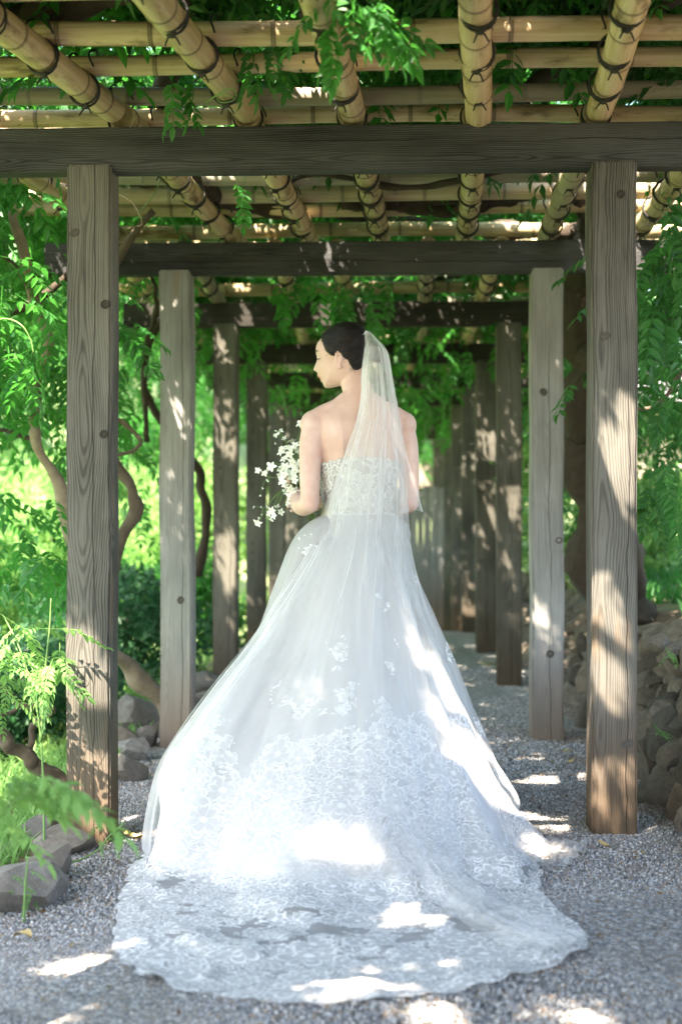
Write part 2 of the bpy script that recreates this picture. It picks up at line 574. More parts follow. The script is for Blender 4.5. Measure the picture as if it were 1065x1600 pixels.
def disc_arrays(r, depth, n=18, ring=True):
    """a knot: a slightly raised rough rim round a sunk middle, axis -Y"""
    a = np.arange(n) * 2 * np.pi / n
    rr = np.array([1.25, 1.05, .92, .8, .45, 0.05]) * r
    yy = np.array([0.0015, -.0035, -.002, depth * .6, depth * .5, depth * .3])
    V = np.stack([np.outer(rr, np.cos(a)), np.repeat(yy[:, None], n, 1), np.outer(rr, np.sin(a)) * 1.15], -1)
    return V.reshape(-1, 3), grid_faces(6, n, True)[:, ::-1]


kv, kf = disc_arrays(.017, -.002)
KNOT = [mesh('knot', kv, kf, M['knot_dark']), mesh('knot', kv, kf, M['knot_plug'])]
post_tops = {}
for k, y in enumerate(FY):
    for side in (0, 1):
        x = (XL + PW / 2) if side == 0 else (XR - PW / 2)
        zb = float(ground_z(np.clip(x, -1, 1), y)) - .12
        ztop = 2.19 - (.02 if k == 4 else 0) - .012 * max(0, k - 5)
        m = M['post']
        if k == 4: m = M['post_pale']
        if 5 <= k <= 7: m = M['post_dark']
        h = ztop - zb
        o = link('post', bm_mesh(bevel_box(PW, PW, h, .0075, 2, .0022, 16), 'post', m), PERG,
                 (x, y + PW / 2 + .002 * side, zb), (0, 0, R(random.uniform(-.7, .7))))
        if k == 4: o['label'] = 'paler grey post with brown stained foot'
        if k in (3, 4, 5, 6):
            for q in range(4 if k == 3 else (3 if side and k == 4 else 1)):
                kx = random.uniform(-.05, .05); kz = random.uniform(.4, 2.0)
                if k == 3 and side == 0:
                    kx, kz, pl = [(-.046, 1.965, 1), (.055, 1.73, 0), (.05, 1.305, 0), (-.014, .49, 0)][q]
                elif k == 3:
                    kx, kz, pl = [(.02, 2.08, 0), (.028, .98, 1), (-.03, 1.62, 1), (.04, .3, 1)][q]
                elif k == 4 and side == 1:
                    kx, kz, pl = [(.05, .92, 1), (-.02, 1.6, 1), (.01, .4, 1)][q]
                else:
                    pl = random.random() < .7
                link('knot', KNOT[int(pl)], o, (kx, -PW / 2 - .0005, kz - zb), (0, random.uniform(0, 6), 0), (random.uniform(.6, .95), 1, random.uniform(.5, .9)))
    # the cross beam, its front face set back behind the faces of the posts
    L = 3.35
    zb = 2.172 - (.018 if k == 4 else 0) - .012 * max(0, k - 5)
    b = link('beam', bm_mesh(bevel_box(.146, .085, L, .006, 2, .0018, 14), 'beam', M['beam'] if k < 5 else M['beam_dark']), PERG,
             (-1.58 - random.uniform(0, .03), y + .062, zb + .073), (R(0), R(90), 0))
    b.rotation_euler = (0, R(90), 0)
BEAM_TOP = 2.318


def bamboo_mesh(Lg, r, seed, inter=.34):
    g = np.random.default_rng(seed)
    zs, rs, nd = [0.0], [r], [0]
    z = g.uniform(.05, inter)
    bend = Waves(1, 1.5, 5, seed)
    while z < Lg - .03:
        for dz, f, a in ((-.035, 1.0, 0), (-.010, .985, 0), (-.0045, .97, .9), (0, 1.055, .55), (.0045, 1.0, 1), (.009, .985, .1), (.035, .985, 0)):
            zs.append(z + dz); rs.append(r * f * (1 - .03 * z / Lg)); nd.append(a)
        z += inter * g.uniform(.8, 1.2)
    zs.append(Lg); rs.append(r * .96); nd.append(0)
    n = 20
    a = np.arange(n) * 2 * np.pi / n
    zs, rs = np.array(zs), np.array(rs)
    bx, by = bend(zs[:, None]) * .006, bend(zs[:, None] + 30) * .006
    V = np.stack([np.outer(rs, np.cos(a)) + bx[:, None], np.outer(rs, np.sin(a)) + by[:, None], np.repeat(zs[:, None], n, 1)], -1).reshape(-1, 3)
    F = grid_faces(len(zs), n, True)
    A = np.repeat(np.array(nd, dtype=float), n)
    # hollow ends
    S = Soup(); S.add(V, F, A)
    for end, zi, rr in ((0, 0.0, rs[0]), (1, Lg, rs[-1])):
        cx = np.array([bx[0 if end == 0 else -1], by[0 if end == 0 else -1], 0])
        s = 1 if end == 0 else -1
        ring = [(rr, 0), (rr * .78, 0), (rr * .76, s * .03), (.001, s * .03)]
        VV = np.concatenate([np.stack([q * np.cos(a), q * np.sin(a), np.full(n, zi + dz)], -1) + cx for q, dz in ring])
        FF = grid_faces(4, n, True)
        S.add(VV, FF if end == 1 else FF[:, ::-1], .25)
    return S.mesh('bamboo_pole', M['bamboo'], True, 'node')


# battens across, laid on the rafters
BATTEN = [bamboo_mesh(3.3, .0365, 10 + i) for i in range(6)]
RAFT = [bamboo_mesh(2.3, .045, 30 + i, .23) for i in range(6)]
RAFT_FAR = [bamboo_mesh(4.1, .043, 50 + i, .27) for i in range(4)]


def zpole(o, p, q):
    """aim a pole's local Z from p to q"""
    p, q = Vector(p), Vector(q)
    o.location = p
    o.rotation_euler = (q - p).to_track_quat('Z', 'Y').to_euler()


bat_y = [1.15, 1.5, 1.86, 2.2, 2.5, 2.82, 3.16, 3.47, 3.78, 4.12, 4.43, 4.775, 5.0, 5.30, 5.62, 5.92, 6.22, 6.56, 7.05, 7.5, 7.9, 8.25, 8.9, 9.5, 10.0, 10.4, 10.9, 11.3, 11.8, 12.2, 12.8, 13.3, 13.9, 14.4, 15.0, 15.6, 16.2, 16.9, 17.5, 18.2, 19, 19.8]
bats = []
for i, y in enumerate(bat_y):
    o = link('bamboo_batten', BATTEN[i % 6], PERG)
    z = BEAM_TOP + .091 + .040 + random.uniform(-.004, .006) - .006 * max(0, y - 8.5)
    s = random.uniform(.80, 1.10)
    if y == 4.12: s = 1.0
    if y in (5.0, 4.775): s = .86
    x0 = -1.72 + random.uniform(-.06, .16)
    flip = i % 2
    if flip:
        zpole(o, (x0 + 3.3, y + random.uniform(-.02, .02), z), (x0, y, z))
    else:
        zpole(o, (x0, y, z), (x0 + 3.3, y + random.uniform(-.03, .03), z))
    o.scale = (s, s, 1)
    bats.append((y, z))

# rafters: front bay fans slightly; photo points give where they stand
def torus_ring(R1, r, n=18, m=6, tilt=0, squash=1.0, z=0.0):
    a = np.arange(n) * 2 * np.pi / n
    pts = np.stack([R1 * np.cos(a), R1 * np.sin(a) * squash, z + np.sin(a) * tilt], -1)
    b = np.arange(m) * 2 * np.pi / m
    rad = np.stack([np.cos(a), np.sin(a), 0 * a], -1)
    V = pts[:, None] + r * (np.cos(b)[None, :, None] * rad[:, None] + np.sin(b)[None, :, None] * np.array([0, 0, 1.0]))
    i = np.arange(n)[:, None]; j = np.arange(m)[None]
    F = np.stack([i * m + j, ((i + 1) % n) * m + j, ((i + 1) % n) * m + (j + 1) % m, i * m + (j + 1) % m], -1).reshape(-1, 4)
    return V.reshape(-1, 3), F


def lashing_mesh(rr, seed):
    """cord wound round the rafter (local Z), knotted below (-X side is down), tails, and a loop over the batten"""
    g = np.random.default_rng(seed)
    S = Soup()
    for k in range(2):
        S.add(*torus_ring(rr + .003, .0042, tilt=g.uniform(-.02, .02), z=g.uniform(-.006, .006) + k * .008))
    down = np.array([0, -1.0, 0])
    V, F = tube_arrays([(-.012, -rr - .006, -.006), (0, -rr - .011, .004), (.012, -rr - .006, .01)], [.006, .0085, .006], 7)
    S.add(V, F)
    for s in (-1, 1):
        V, F = tube_arrays([(0, -rr - .008, .003), (s * .012, -rr - .018, .004 + g.uniform(-.01, .01)), (s * .02, -rr - .036, g.uniform(-.015, .015))], [.0035, .003, .0024], 5)
        S.add(V, F)
    # loop over the batten above
    R2 = .0435
    a = np.linspace(-.5, math.pi + .5, 14)
    for s in (-.033, .033):
        pts = [(s + .006 * math.sin(3 * t), rr + .040 + R2 * math.sin(t), .045 + R2 * math.cos(t)) for t in a]
        V, F = tube_arrays(pts, .0035, 5)
        S.add(V, F)
    return S.mesh('lashing', M['cord'])


LASH = [lashing_mesh(.045, i) for i in range(4)]


def rafter(p, q, me, lash_range, ml, squash=1.0):
    o = link('bamboo_rafter', me, PERG)
    p, q = Vector(p), Vector(q)
    zax = (q - p).normalized()
    yax = (Vector((0, 0, 1)) - zax * zax.z).normalized()
    xax = yax.cross(zax)
    o.matrix_local = Matrix.Translation(p) @ Matrix((xax, yax, zax)).transposed().to_4x4()
    for y, z in bats:
        if lash_range[0] < y < lash_range[1]:
            t = (y - p.y) / (q.y - p.y) * (q - p).length - .047
            if 0.02 < t < ml - .02:
                link('lashing', random.choice(LASH), o, (0, 0, t), (0, 0, R(random.uniform(-9, 9))))
    return o


RZ = BEAM_TOP + .045
front_end = []
front = [(-150, 150, 0, -10), (0, 50, 187, 192), (240, 0, 386, 190), (488, 0, 549, 190), (749, 0, 742, 188), (988, 0, 931, 188), (1230, 0, 1128, 188)]


def at_z(px, py, z):
    return G(px, py, z)


for i, (ax, ay, bx, by) in enumerate(front):
    if i == 0:
        a, b = Vector((-1.45, 2.6, RZ)), Vector((-1.42, 4.66, RZ))
    else:
        a = at_z(ax, ay, RZ - .02); b = at_z(bx, by, RZ - .02)
        a.z = b.z = RZ
        d = (b - a) / (b.y - a.y)
        b = a + d * (4.70 - a.y)
        a = b - d * 2.3
    front_end.append(b.x)
    rafter(a, b, RAFT[i % 6], (2.4, 4.65), 2.3)
    # the bay behind the camera
    rafter((a.x + .10, a.y - 2.1, RZ), (a.x + .10, a.y + .19, RZ), RAFT[(i + 2) % 6], (9, 0), 2.3)
bay2 = [(75, 275, 102, 322), (250, 270, 341, 356), (405, 270, 466, 356), (566, 268, 588, 356), (738, 266, 731, 352), (890, 263, 866, 351), (1060, 263, 1010, 350)]
for i, (ax, ay, bx, by) in enumerate(bay2):
    b = at_z(bx, by, RZ - .03); b.z = RZ
    a = Vector((front_end[i], 4.702, RZ))
    q = a + (b - a).normalized() * 2.3
    rafter(a, q, RAFT[(i + 3) % 6], (4.75, 6.9), 2.3)
for bay in range(4):
    y0 = 7.0 + 4.05 * bay
    for i in range(7):
        x = -1.35 + .39 * i + random.uniform(-.06, .06)
        z = RZ - .006 * max(0, y0 - 8.5) - .004
        rafter((x, y0, z), (x + random.uniform(-.12, .05), y0 + 4.05, z - .02), RAFT_FAR[(i + bay) % 4], (7, 9.2), 4.1)
# ------------------------------------------------------------------ stones
def stone_mesh(seed, sub=3, name='stone', m=None, cuts=9):
    g = np.random.default_rng(seed)
    bm = bmesh.new()
    bmesh.ops.create_icosphere(bm, subdivisions=sub, radius=.5)
    V = np.array([v.co for v in bm.verts])
    # flat faces knocked off a round boulder
    for _ in range(cuts):
        n = g.normal(size=3); n /= np.linalg.norm(n)
        d = g.uniform(.27, .42)
        s = V @ n
        V = V - np.outer(np.clip(s - d, 0, None), n) * .97
    w1, w2 = Waves(3, 5, 10, seed), Waves(3, 17, 14, seed + 50)
    nn = V / np.linalg.norm(V, axis=1)[:, None]
    V = V + nn * (w1(V) * .016 + w2(V) * .006)[:, None]
    for v, c in zip(bm.verts, V):
        v.co = c
    me = bm_mesh(bm, name, m, True)
    me.set_sharp_from_angle(angle=R(24))
    return me


STONE = [stone_mesh(100 + i, 3, 'stone', M['stone'], 8 + i % 5) for i in range(10)]
ROCK = [stone_mesh(200 + i, 3, 'rock', M['rock'], 9 + i % 4) for i in range(6)]

WALL = thing('stone_wall', 'rough dry stone retaining wall of brown boulders along the right of the path', 'stone wall', (1.0, 2.6, 0))
g = np.random.default_rng(11)
for row in range(5):
    y = 2.6 + g.uniform(0, .2)
    while y < 14.5:
        big = g.uniform(.75, 1.3)
        wy = [.27, .24, .22, .21, .26][row] * big
        hz = [.19, .17, .16, .15, .14][row] * g.uniform(.9, 1.3)
        x = 1.055 + .065 * row + g.uniform(-.035, .045)
        z = [.05, .15, .25, .34, .42][row] + g.uniform(-.03, .03)
        o = link('stone', STONE[int(g.integers(10))], WALL, (x - 1.0, y + wy * .5 - 2.6, z),
                 (g.uniform(-.5, .5), g.uniform(-.5, .5), g.uniform(0, 6.28)), None)
        rz = o.rotation_euler.z
        o.scale = (.25 * g.uniform(.9, 1.3), wy * 1.08 if abs(math.cos(rz)) > .7 else wy * 1.0, hz * 1.14)
        y += wy * .86
    # small chinking stones
    if row < 3:
        y = 2.7
        while y < 8.5:
            link('stone', STONE[int(g.integers(10))], WALL, (.04 + .075 * row + g.uniform(-.02, .04), y - 2.6, [.15, .29, .43][row] + g.uniform(-.04, .04)),
                 (g.uniform(0, 6), g.uniform(0, 6), g.uniform(0, 6)), g.uniform(.07, .14))
            y += g.uniform(.16, .5)

# rocks that edge the path on the left: (pixel of the middle of the rock's foot, size x, y, z)
rocks = [(20, 1432, .34, .42, .20, 'broad dark rock at the lower left corner of the path'),
         (64, 1385, .20, .26, .15, 'dark rock between the corner rock and the pale slab by the left post'),
         (88, 1338, .27, .28, .12, 'pale flat rock just left of the front left post foot'),
         (58, 1318, .18, .22, .11, 'small low rock in the grass beside the pale flat rock'),
         (198, 1222, .20, .20, .15, 'dark round rock just behind the front left post'),
         (172, 1216, .15, .24, .13, 'low rock half hidden behind the front left post'),
         (203, 1190, .26, .22, .17, 'angular pale rock behind the dark round rock on the left edge'),
         (228, 1168, .14, .16, .17, 'upright dark pointed rock before the second left post'),
         (182, 1176, .22, .3, .16, 'rough rock left of the angular pale rock'),
         (248, 1150, .20, .2, .11, 'flat tan rock at the foot of the second left post'),
         (215, 1150, .36, .34, .27, 'large sloping pale rock left of the second left post'),
         (330, 1088, .34, .34, .2, 'brown rock between the second and third left posts'),
         (372, 1052, .30, .3, .2, 'dark rock beside the third left post'),
         (316, 1104, .24, .25, .14, 'small brown rock right behind the second left post')]
for i, (px, py, sx, sy, sz, lab) in enumerate(rocks):
    p = G(px, py, -.04)
    o = thing('rock', lab, 'rock', (p.x, p.y + sy * .3, -.05 + sz * .28), random.uniform(-.5, .5), 'rocks edging the left of the path', ROCK[i % 6])
    o.scale = (sx * .82, sy * .82, sz * 1.1)
    o.rotation_euler.x = random.uniform(-.25, .25)
more_y = 9.4
k = 0
# ------------------------------------------------------------------ the bride
BX, BY = -.098, 4.95
YAW = R(13)
cy_, sy_ = math.cos(YAW), math.sin(YAW)


def bl(p):
    """bride-local (x right, y forward, z up) to world"""
    p = np.asarray(p, dtype=float)
    x, y, z = p[..., 0], p[..., 1], p[..., 2]
    return np.stack([BX + cy_ * x - sy_ * y, BY + sy_ * x + cy_ * y, z], -1)


def skin_mat():
    t = NT('skin')
    lip = t.n('Attribute', attribute_name='lip').outputs['Fac']
    co = t.n('TexCoord').outputs['Object']
    nz = t.noise(co, 14, 4, .6)
    fine = t.noise(co, 420, 2)
    c = t.mix(t.ramp(nz, .3, .7), (.54, .345, .295), (.63, .44, .385))
    c = t.mix(lip, c, (.44, .115, .105))
    return t.done(t.principled(Base_Color=c, Roughness=.48, Specular_IOR_Level=.35, Subsurface_Weight=.16, Subsurface_Radius=(.9, .35, .2),
                               Subsurface_Scale=.012, Normal=t.bump(fine, .08, .001)))


M['skin'] = skin_mat()

body = Soup()


def ell(c, r, rot=(0, 0, 0), n=20):
    a = np.linspace(0, np.pi, n // 2 + 1)[1:-1]
    b = np.arange(n) * 2 * np.pi / n
    V = np.stack([np.outer(np.sin(a), np.cos(b)), np.outer(np.sin(a), np.sin(b)), np.repeat(np.cos(a)[:, None], n, 1)], -1).reshape(-1, 3)
    V = np.concatenate([V, [[0, 0, 1], [0, 0, -1]]])
    m = len(a); F = [grid_faces(m, n, True)]
    k = np.arange(n)
    F.append(np.stack([np.full(n, m * n), k, (k + 1) % n], 1)); F.append(np.stack([np.full(n, m * n + 1), (m - 1) * n + (k + 1) % n, (m - 1) * n + k], 1))
    from mathutils import Euler
    Mx = np.array(Euler(rot).to_matrix())
    return (V * np.asarray(r)) @ Mx.T + np.asarray(c), F


# torso: z, cx, cy, half width, half depth
rings = [(.60, 0, 0, .001, .001), (.62, 0, .0, .13, .10), (.80, 0, .0, .172, .115), (.90, 0, .0, .168, .115), (1.0, 0, .0, .132, .098), (1.06, 0, 0, .117, .09), (1.13, 0, .004, .124, .098),
         (1.20, 0, .01, .136, .110), (1.26, 0, .012, .144, .112), (1.31, 0, .006, .152, .103), (1.355, 0, -.004, .158, .086), (1.385, 0, -.010, .148, .068),
         (1.41, 0, -.012, .115, .056), (1.435, .0, -.010, .080, .050), (1.46, 0, -.004, .056, .050), (1.49, 0, .0, .040, .040), (1.495, 0, 0, .0008, .0008)]
rg = spline(rings, 60)
ang = np.arange(40) * 2 * np.pi / 40
ca, sa = np.cos(ang), np.sin(ang)
sup = lambda v, e: np.sign(v) * np.abs(v) ** e
V = np.stack([rg[:, 1:2] + rg[:, 3:4] * sup(ca, .85), rg[:, 2:3] + rg[:, 4:5] * sup(sa, .9), np.repeat(rg[:, :1], 40, 1)], -1)
# shoulder blades and spine furrow on the back (-y)
xx, yy, zz = V[..., 0], V[..., 1], V[..., 2]
back = smooth01(-yy, .01, .06)
V[..., 1] += back * (.012 * np.exp(-(xx / .014) ** 2) * smooth01(zz, 1.02, 1.12) * (1 - smooth01(zz, 1.36, 1.44)))
for sx in (-1, 1):
    V[..., 1] -= back * .016 * np.exp(-((xx - sx * .085) / .035) ** 2 - ((zz - 1.30) / .055) ** 2)
    V[..., 1] += back * .009 * np.exp(-((xx - sx * .052) / .012) ** 2 - ((zz - 1.27) / .05) ** 2)
body.add(bl(V.reshape(-1, 3)), [grid_faces(60, 40, True), np.stack([np.zeros(38, int), np.arange(2, 40), np.arange(1, 39)], 1), 59 * 40 + np.stack([np.zeros(38, int), np.arange(1, 39), np.arange(2, 40)], 1)])
# neck
HC = np.array([-.150, 4.972, 1.571])              # between the ears
npts = spline([np.append(bl((0, -.004, 1.40))[:2], 1.40), np.append(bl((0.0, .0, 1.46))[:2], 1.46), (HC[0] + .036, HC[1] - .006, 1.52), (HC[0] + .034, HC[1], 1.60)], 14)
V, F = tube_arrays(npts, np.interp(np.linspace(0, 1, 14), [0, .3, .6, 1], [.066, .054, .050, .050]), 24)
body.add(V, F)


def limb(pts, rads, n=20, m=26):
    q = spline([tuple(p) + (r,) for p, r in zip(pts, rads)], m)
    V, F = tube_arrays(q[:, :3], q[:, 3], n)
    body.add(V, F)
    body.add(*ell(q[0, :3], (q[0, 3],) * 3)); body.add(*ell(q[-1, :3], (q[-1, 3],) * 3))


LH, RH = (-.185, .20, 1.118), (-.085, .235, 1.085)
arms = [[(-.158, -.005, 1.355), (-.176, -.018, 1.29), (-.183, -.034, 1.20), (-.186, -.046, 1.12), (-.186, -.05, 1.078)],
        [(.156, .0, 1.355), (.174, -.008, 1.29), (.180, -.022, 1.20), (.181, -.03, 1.12), (.180, -.03, 1.082)]]
rad = [.0445, .0410, .0370, .0338, .032]
for a in arms:
    limb(bl(np.array(a) * np.array([.965, 1, 1])), rad)
limb(bl(np.array([(-.180, -.048, 1.080), (-.193, .02, 1.072), (-.196, .10, 1.092), LH])), [.0335, .036, .030, .022])
limb(bl(np.array([(.174, -.03, 1.082), (.150, .05, 1.066), (.045, .16, 1.07), RH])), [.033, .036, .030, .022])
# shoulders run into the neck
for s in (-1, 1):
    V, F = tube_arrays(bl(np.array([(s * .03, -.008, 1.450), (s * .075, -.012, 1.412), (s * .12, -.008, 1.388), (s * .152, -.004, 1.364)])), [.030, .032, .036, .041], 16)
    body.add(V, F)
    body.add(*ell(bl((s * .160, -.004, 1.352)), (.046, .046, .05)))
# stems' axis that both hands close on
AX = np.array([-.50, .06, .86]); AX /= np.linalg.norm(AX)
for hi, (h, s) in enumerate(((LH, -1), (RH, 1))):
    wrist = np.array(h)
    fwd = np.array([-.25 if s < 0 else -.85, .95 if s < 0 else .5, 0.05]); fwd /= np.linalg.norm(fwd)
    side = AX - fwd * np.dot(AX, fwd); side /= np.linalg.norm(side)     # towards the thumb
    nrm = np.cross(fwd, side) * (1 if s > 0 else -1)
    if np.dot(nrm, np.array([1 if s < 0 else -1, -.2, 0])) < 0: nrm = -nrm   # palm side
    pc = wrist + fwd * .042
    # palm
    V, F = ell((0, 0, 0), (.044, .038, .015))
    B = np.stack([fwd, side, nrm], 1)
    body.add(bl(V @ B.T + pc), F)
    for k in range(4):
        w = (.027 - .018 * k)
        ln = [.070, .078, .073, .058][k] / 3
        p0 = pc + fwd * .032 + side * w
        pts = [p0]
        d = fwd.copy()
        for j, bend in enumerate((.55, 1.05, .85)):
            c, q = math.cos(bend), math.sin(bend)
            d = d * c + (nrm * q - 0 * d) if False else (d * c + np.cross(np.cross(d, nrm) / (np.linalg.norm(np.cross(d, nrm)) + 1e-9), d) * q)
            pts.append(pts[-1] + d * ln)
        limb(bl(np.array(pts)), [.0088, .0082, .0076, .0066], 10, 10)
    t0 = pc - fwd * .02 + side * .03
    limb(bl(np.array([t0, t0 + side * .024 + fwd * .018 + nrm * .012, t0 + side * .028 + fwd * .045 + nrm * .024])), [.011, .0095, .0078], 10, 8)
# legs and feet under the skirt
for s in (-1, 1):
    limb(bl(np.array([(s * .085, .0, .82), (s * .09, .005, .52), (s * .085, -.005, .30), (s * .08, -.01, .11)])), [.085, .056, .05, .034], 14, 14)
    limb(bl(np.array([(s * .08, -.02, .085), (s * .085, .06, .055), (s * .09, .14, .03)])), [.034, .034, .022], 12, 8)

# head: traced profile (forward, up) about the ear; forward is world -X
fyaw = R(15)
FW = np.array([-math.cos(fyaw), math.sin(fyaw), 0])
LT = np.array([-math.sin(fyaw), -math.cos(fyaw), 0])     # her left: towards the camera


def hd(f, l, u):
    f = np.where(np.asarray(f) > 0, np.asarray(f) * 1.085, f)
    return HC + np.multiply.outer(f, FW) + np.multiply.outer(l, LT) + np.multiply.outer(u, np.array([0, 0, 1.0]))


prof = [(.068, .094), (.083, .078), (.0905, .060), (.0925, .047), (.0930, .038), (.0920, .030), (.0895, .020), (.0910, .011), (.0945, .001), (.0985, -.010), (.1020, -.0175), (.1005, -.0235), (.0945, -.0275), (.0885, -.031),
        (.0868, -.0365), (.0890, -.0425), (.0860, -.0485), (.0755, -.0530), (.0792, -.0585), (.0765, -.0630), (.0690, -.0685), (.0678, -.0735), (.0672, -.0790), (.0620, -.0852), (.054, -.0872), (.040, -.0850), (.022, -.0820), (.005, -.0785),
        (-.020, -.072), (-.045, -.060), (-.062, -.035), (-.078, .0), (-.088, .035), (-.091, .065), (-.083, .096), (-.064, .120), (-.040, .134), (-.010, .1375), (.020, .132), (.045, .117)]
soft = [(.068, .094), (.083, .078), (.0905, .060), (.0920, .045), (.0895, .030), (.0855, .015), (.0850, .0), (.0850, -.015), (.0845, -.031), (.0820, -.043), (.0765, -.054), (.0705, -.066), (.0662, -.077), (.061, -.0845)] + prof[24:]
HP = np.array([-.005, .028])


def polar(pts, al):
    p = np.array(pts) - HP
    a = np.arctan2(p[:, 1], p[:, 0]); r = np.hypot(p[:, 0], p[:, 1])
    o = np.argsort(a)
    a, r = a[o], r[o]
    return np.interp(al, np.concatenate([a - 2 * np.pi, a, a + 2 * np.pi]), np.concatenate([r, r, r]))


al = np.concatenate([np.linspace(-np.pi, -1.45, 40)[:-1], np.linspace(-1.45, .75, 170)[:-1], np.linspace(.75, np.pi, 60)[:-1]])
be = np.linspace(-np.pi / 2, np.pi / 2, 61)
pt_, ps_ = polar(prof, al), polar(soft, al)
A2, B2 = np.meshgrid(al, be, indexing='ij')
rt, rsf = np.repeat(pt_[:, None], 61, 1), np.repeat(ps_[:, None], 61, 1)
down = np.clip(-np.sin(A2), 0, 1); frontf = np.clip(np.cos(A2), 0, 1)
e = .86 + .25 * down * frontf
WM = .0745 - .014 * down * (.4 + frontf)
lat = WM * np.sin(B2)
nosew = np.where((A2 > -.62) & (A2 < .05), .0085 + .006 * smooth01(-A2, .12, .45), .013)
lipw = np.where((A2 < -.62), .019, nosew)
rr = rsf + (rt - rsf) * np.exp(-(lat / lipw) ** 2)
f = HP[0] + rr * np.cos(A2) * np.abs(np.cos(B2)) ** e
u = HP[1] + rr * np.sin(A2) * np.abs(np.cos(B2)) ** e
for sgn in (-1, 1):
    sock = np.exp(-((lat - sgn * .032) / .014) ** 2 - ((u - .018) / .011) ** 2) * (f > .03)
    f -= .0085 * sock
    lid = np.exp(-((lat - sgn * .031) / .012) ** 2 - ((u - .0165) / .0065) ** 2) * (f > .03)
    f += .0052 * lid
    f += .004 * np.exp(-((lat - sgn * .045) / .016) ** 2 - ((u + .012) / .015) ** 2) * (f > .02)
    f += .0045 * np.exp(-((lat - sgn * .0115) / .006) ** 2 - ((u + .0235) / .006) ** 2) * (f > .05)
V = hd(f, lat, u)
body.add(V.reshape(-1, 3), np.concatenate([grid_faces(len(al), 61), np.stack([(len(al) - 1) * 61 + np.arange(60), (len(al) - 1) * 61 + np.arange(1, 61), np.arange(1, 61), np.arange(60)], 1)]))
# ears
for s in (-1, 1):
    base = lambda p: hd(p[:, 0] * .82, s * (.066 + p[:, 1]), p[:, 2] * 1.1)
    t = np.linspace(-.55, 5.0, 30)
    rim = np.stack([-.004 - .0135 * np.cos(t + .5) - .002, .008 + .004 * np.sin(t), .004 + .0265 * np.sin(t + .35) * np.where(np.sin(t + .35) > 0, .92, 1)], -1)
    V, F = tube_arrays(base(rim), .0042, 8); body.add(V, F)
    V, F = ell((0, 0, 0), (.0125, .0055, .024)); V = V + np.array([-.005, .003, .002]); body.add(base(V), F)
    t = np.linspace(.3, 2.6, 12)
    V, F = tube_arrays(base(np.stack([-.007 + .0065 * np.cos(t + 2.2), .0105 + 0 * t, .003 + .015 * np.sin(t + 2.2)], -1)), .0026, 7); body.add(V, F)
    V, F = ell((0, 0, 0), (.0065, .005, .007)); V = V + np.array([.0, .007, -.023]); body.add(base(V), F)

raw = bpy.data.objects.new('raw_body', body.mesh('raw_body', M['skin']))
COL.objects.link(raw)
md = raw.modifiers.new('r', 'REMESH'); md.mode = 'VOXEL'; md.voxel_size = .0030; md.use_smooth_shade = True
md = raw.modifiers.new('s', 'SMOOTH'); md.factor = .5; md.iterations = 3
dg = bpy.context.evaluated_depsgraph_get()
bme = bpy.data.meshes.new_from_object(raw.evaluated_get(dg))
bpy.data.objects.remove(raw)
bme.name = 'body'
co = np.empty(len(bme.vertices) * 3, dtype=np.float32); bme.vertices.foreach_get('co', co); co = co.reshape(-1, 3)
rel = co - HC
hf, hl, hu = rel @ FW, rel @ LT, rel[:, 2]
lipmask = np.exp(-((hu + .0515) / .0095) ** 4 - (hl / .021) ** 4) * (hf > .055 + .9 * (hl ** 2) * 10) * (hf > .05)
elb = bl(np.array([[-.186, -.085, 1.075], [.18, -.065, 1.08]]))
elbow = sum(.22 * np.exp(-(np.linalg.norm(co - q, axis=1) / .028) ** 2) for q in elb)
bme.attributes.new('lip', 'FLOAT', 'POINT').data.foreach_set('value', lipmask.astype(np.float32) * .95 + elbow.astype(np.float32))
bme.polygons.foreach_set('use_smooth', np.full(len(bme.polygons), True))
if not bme.materials: bme.materials.append(M['skin'])
PERSON = thing('person', 'bride in white strapless lace gown and long veil, back turned, head in profile', 'person', (0, 0, 0), me=bme)

# hair: a shell over the skull drawn back to a low knot
def hair_mat():
    t = NT('hair')
    co = t.n('TexCoord').outputs['UV']
    s = t.noise(t.scale(co, (3.0, 260, 1)), 1, 3, .6)
    c = t.mix(t.ramp(s, .4, .75), (.0025, .0022, .0022), (.022, .012, .008))
    return t.done(t.principled(Base_Color=c, Roughness=t.ramp(s, .3, .7, .24, .42), Specular_IOR_Level=.26, Normal=t.bump(s, .6, .002)))


M['hair'] = hair_mat()
hair = Soup()
na, nb = 420, 141
al = np.linspace(-np.pi, np.pi, na)
A2, B2 = np.meshgrid(al, np.linspace(-np.pi / 2, np.pi / 2, nb), indexing='ij')
rr = np.repeat(polar(soft, al)[:, None], nb, 1)
down = np.clip(-np.sin(A2), 0, 1); frontf = np.clip(np.cos(A2), 0, 1)
e = .86 + .25 * down * frontf
lat = (.0745 - .014 * down * (.4 + frontf)) * np.sin(B2)
f = HP[0] + rr * np.cos(A2) * np.abs(np.cos(B2)) ** e
u = HP[1] + rr * np.sin(A2) * np.abs(np.cos(B2)) ** e
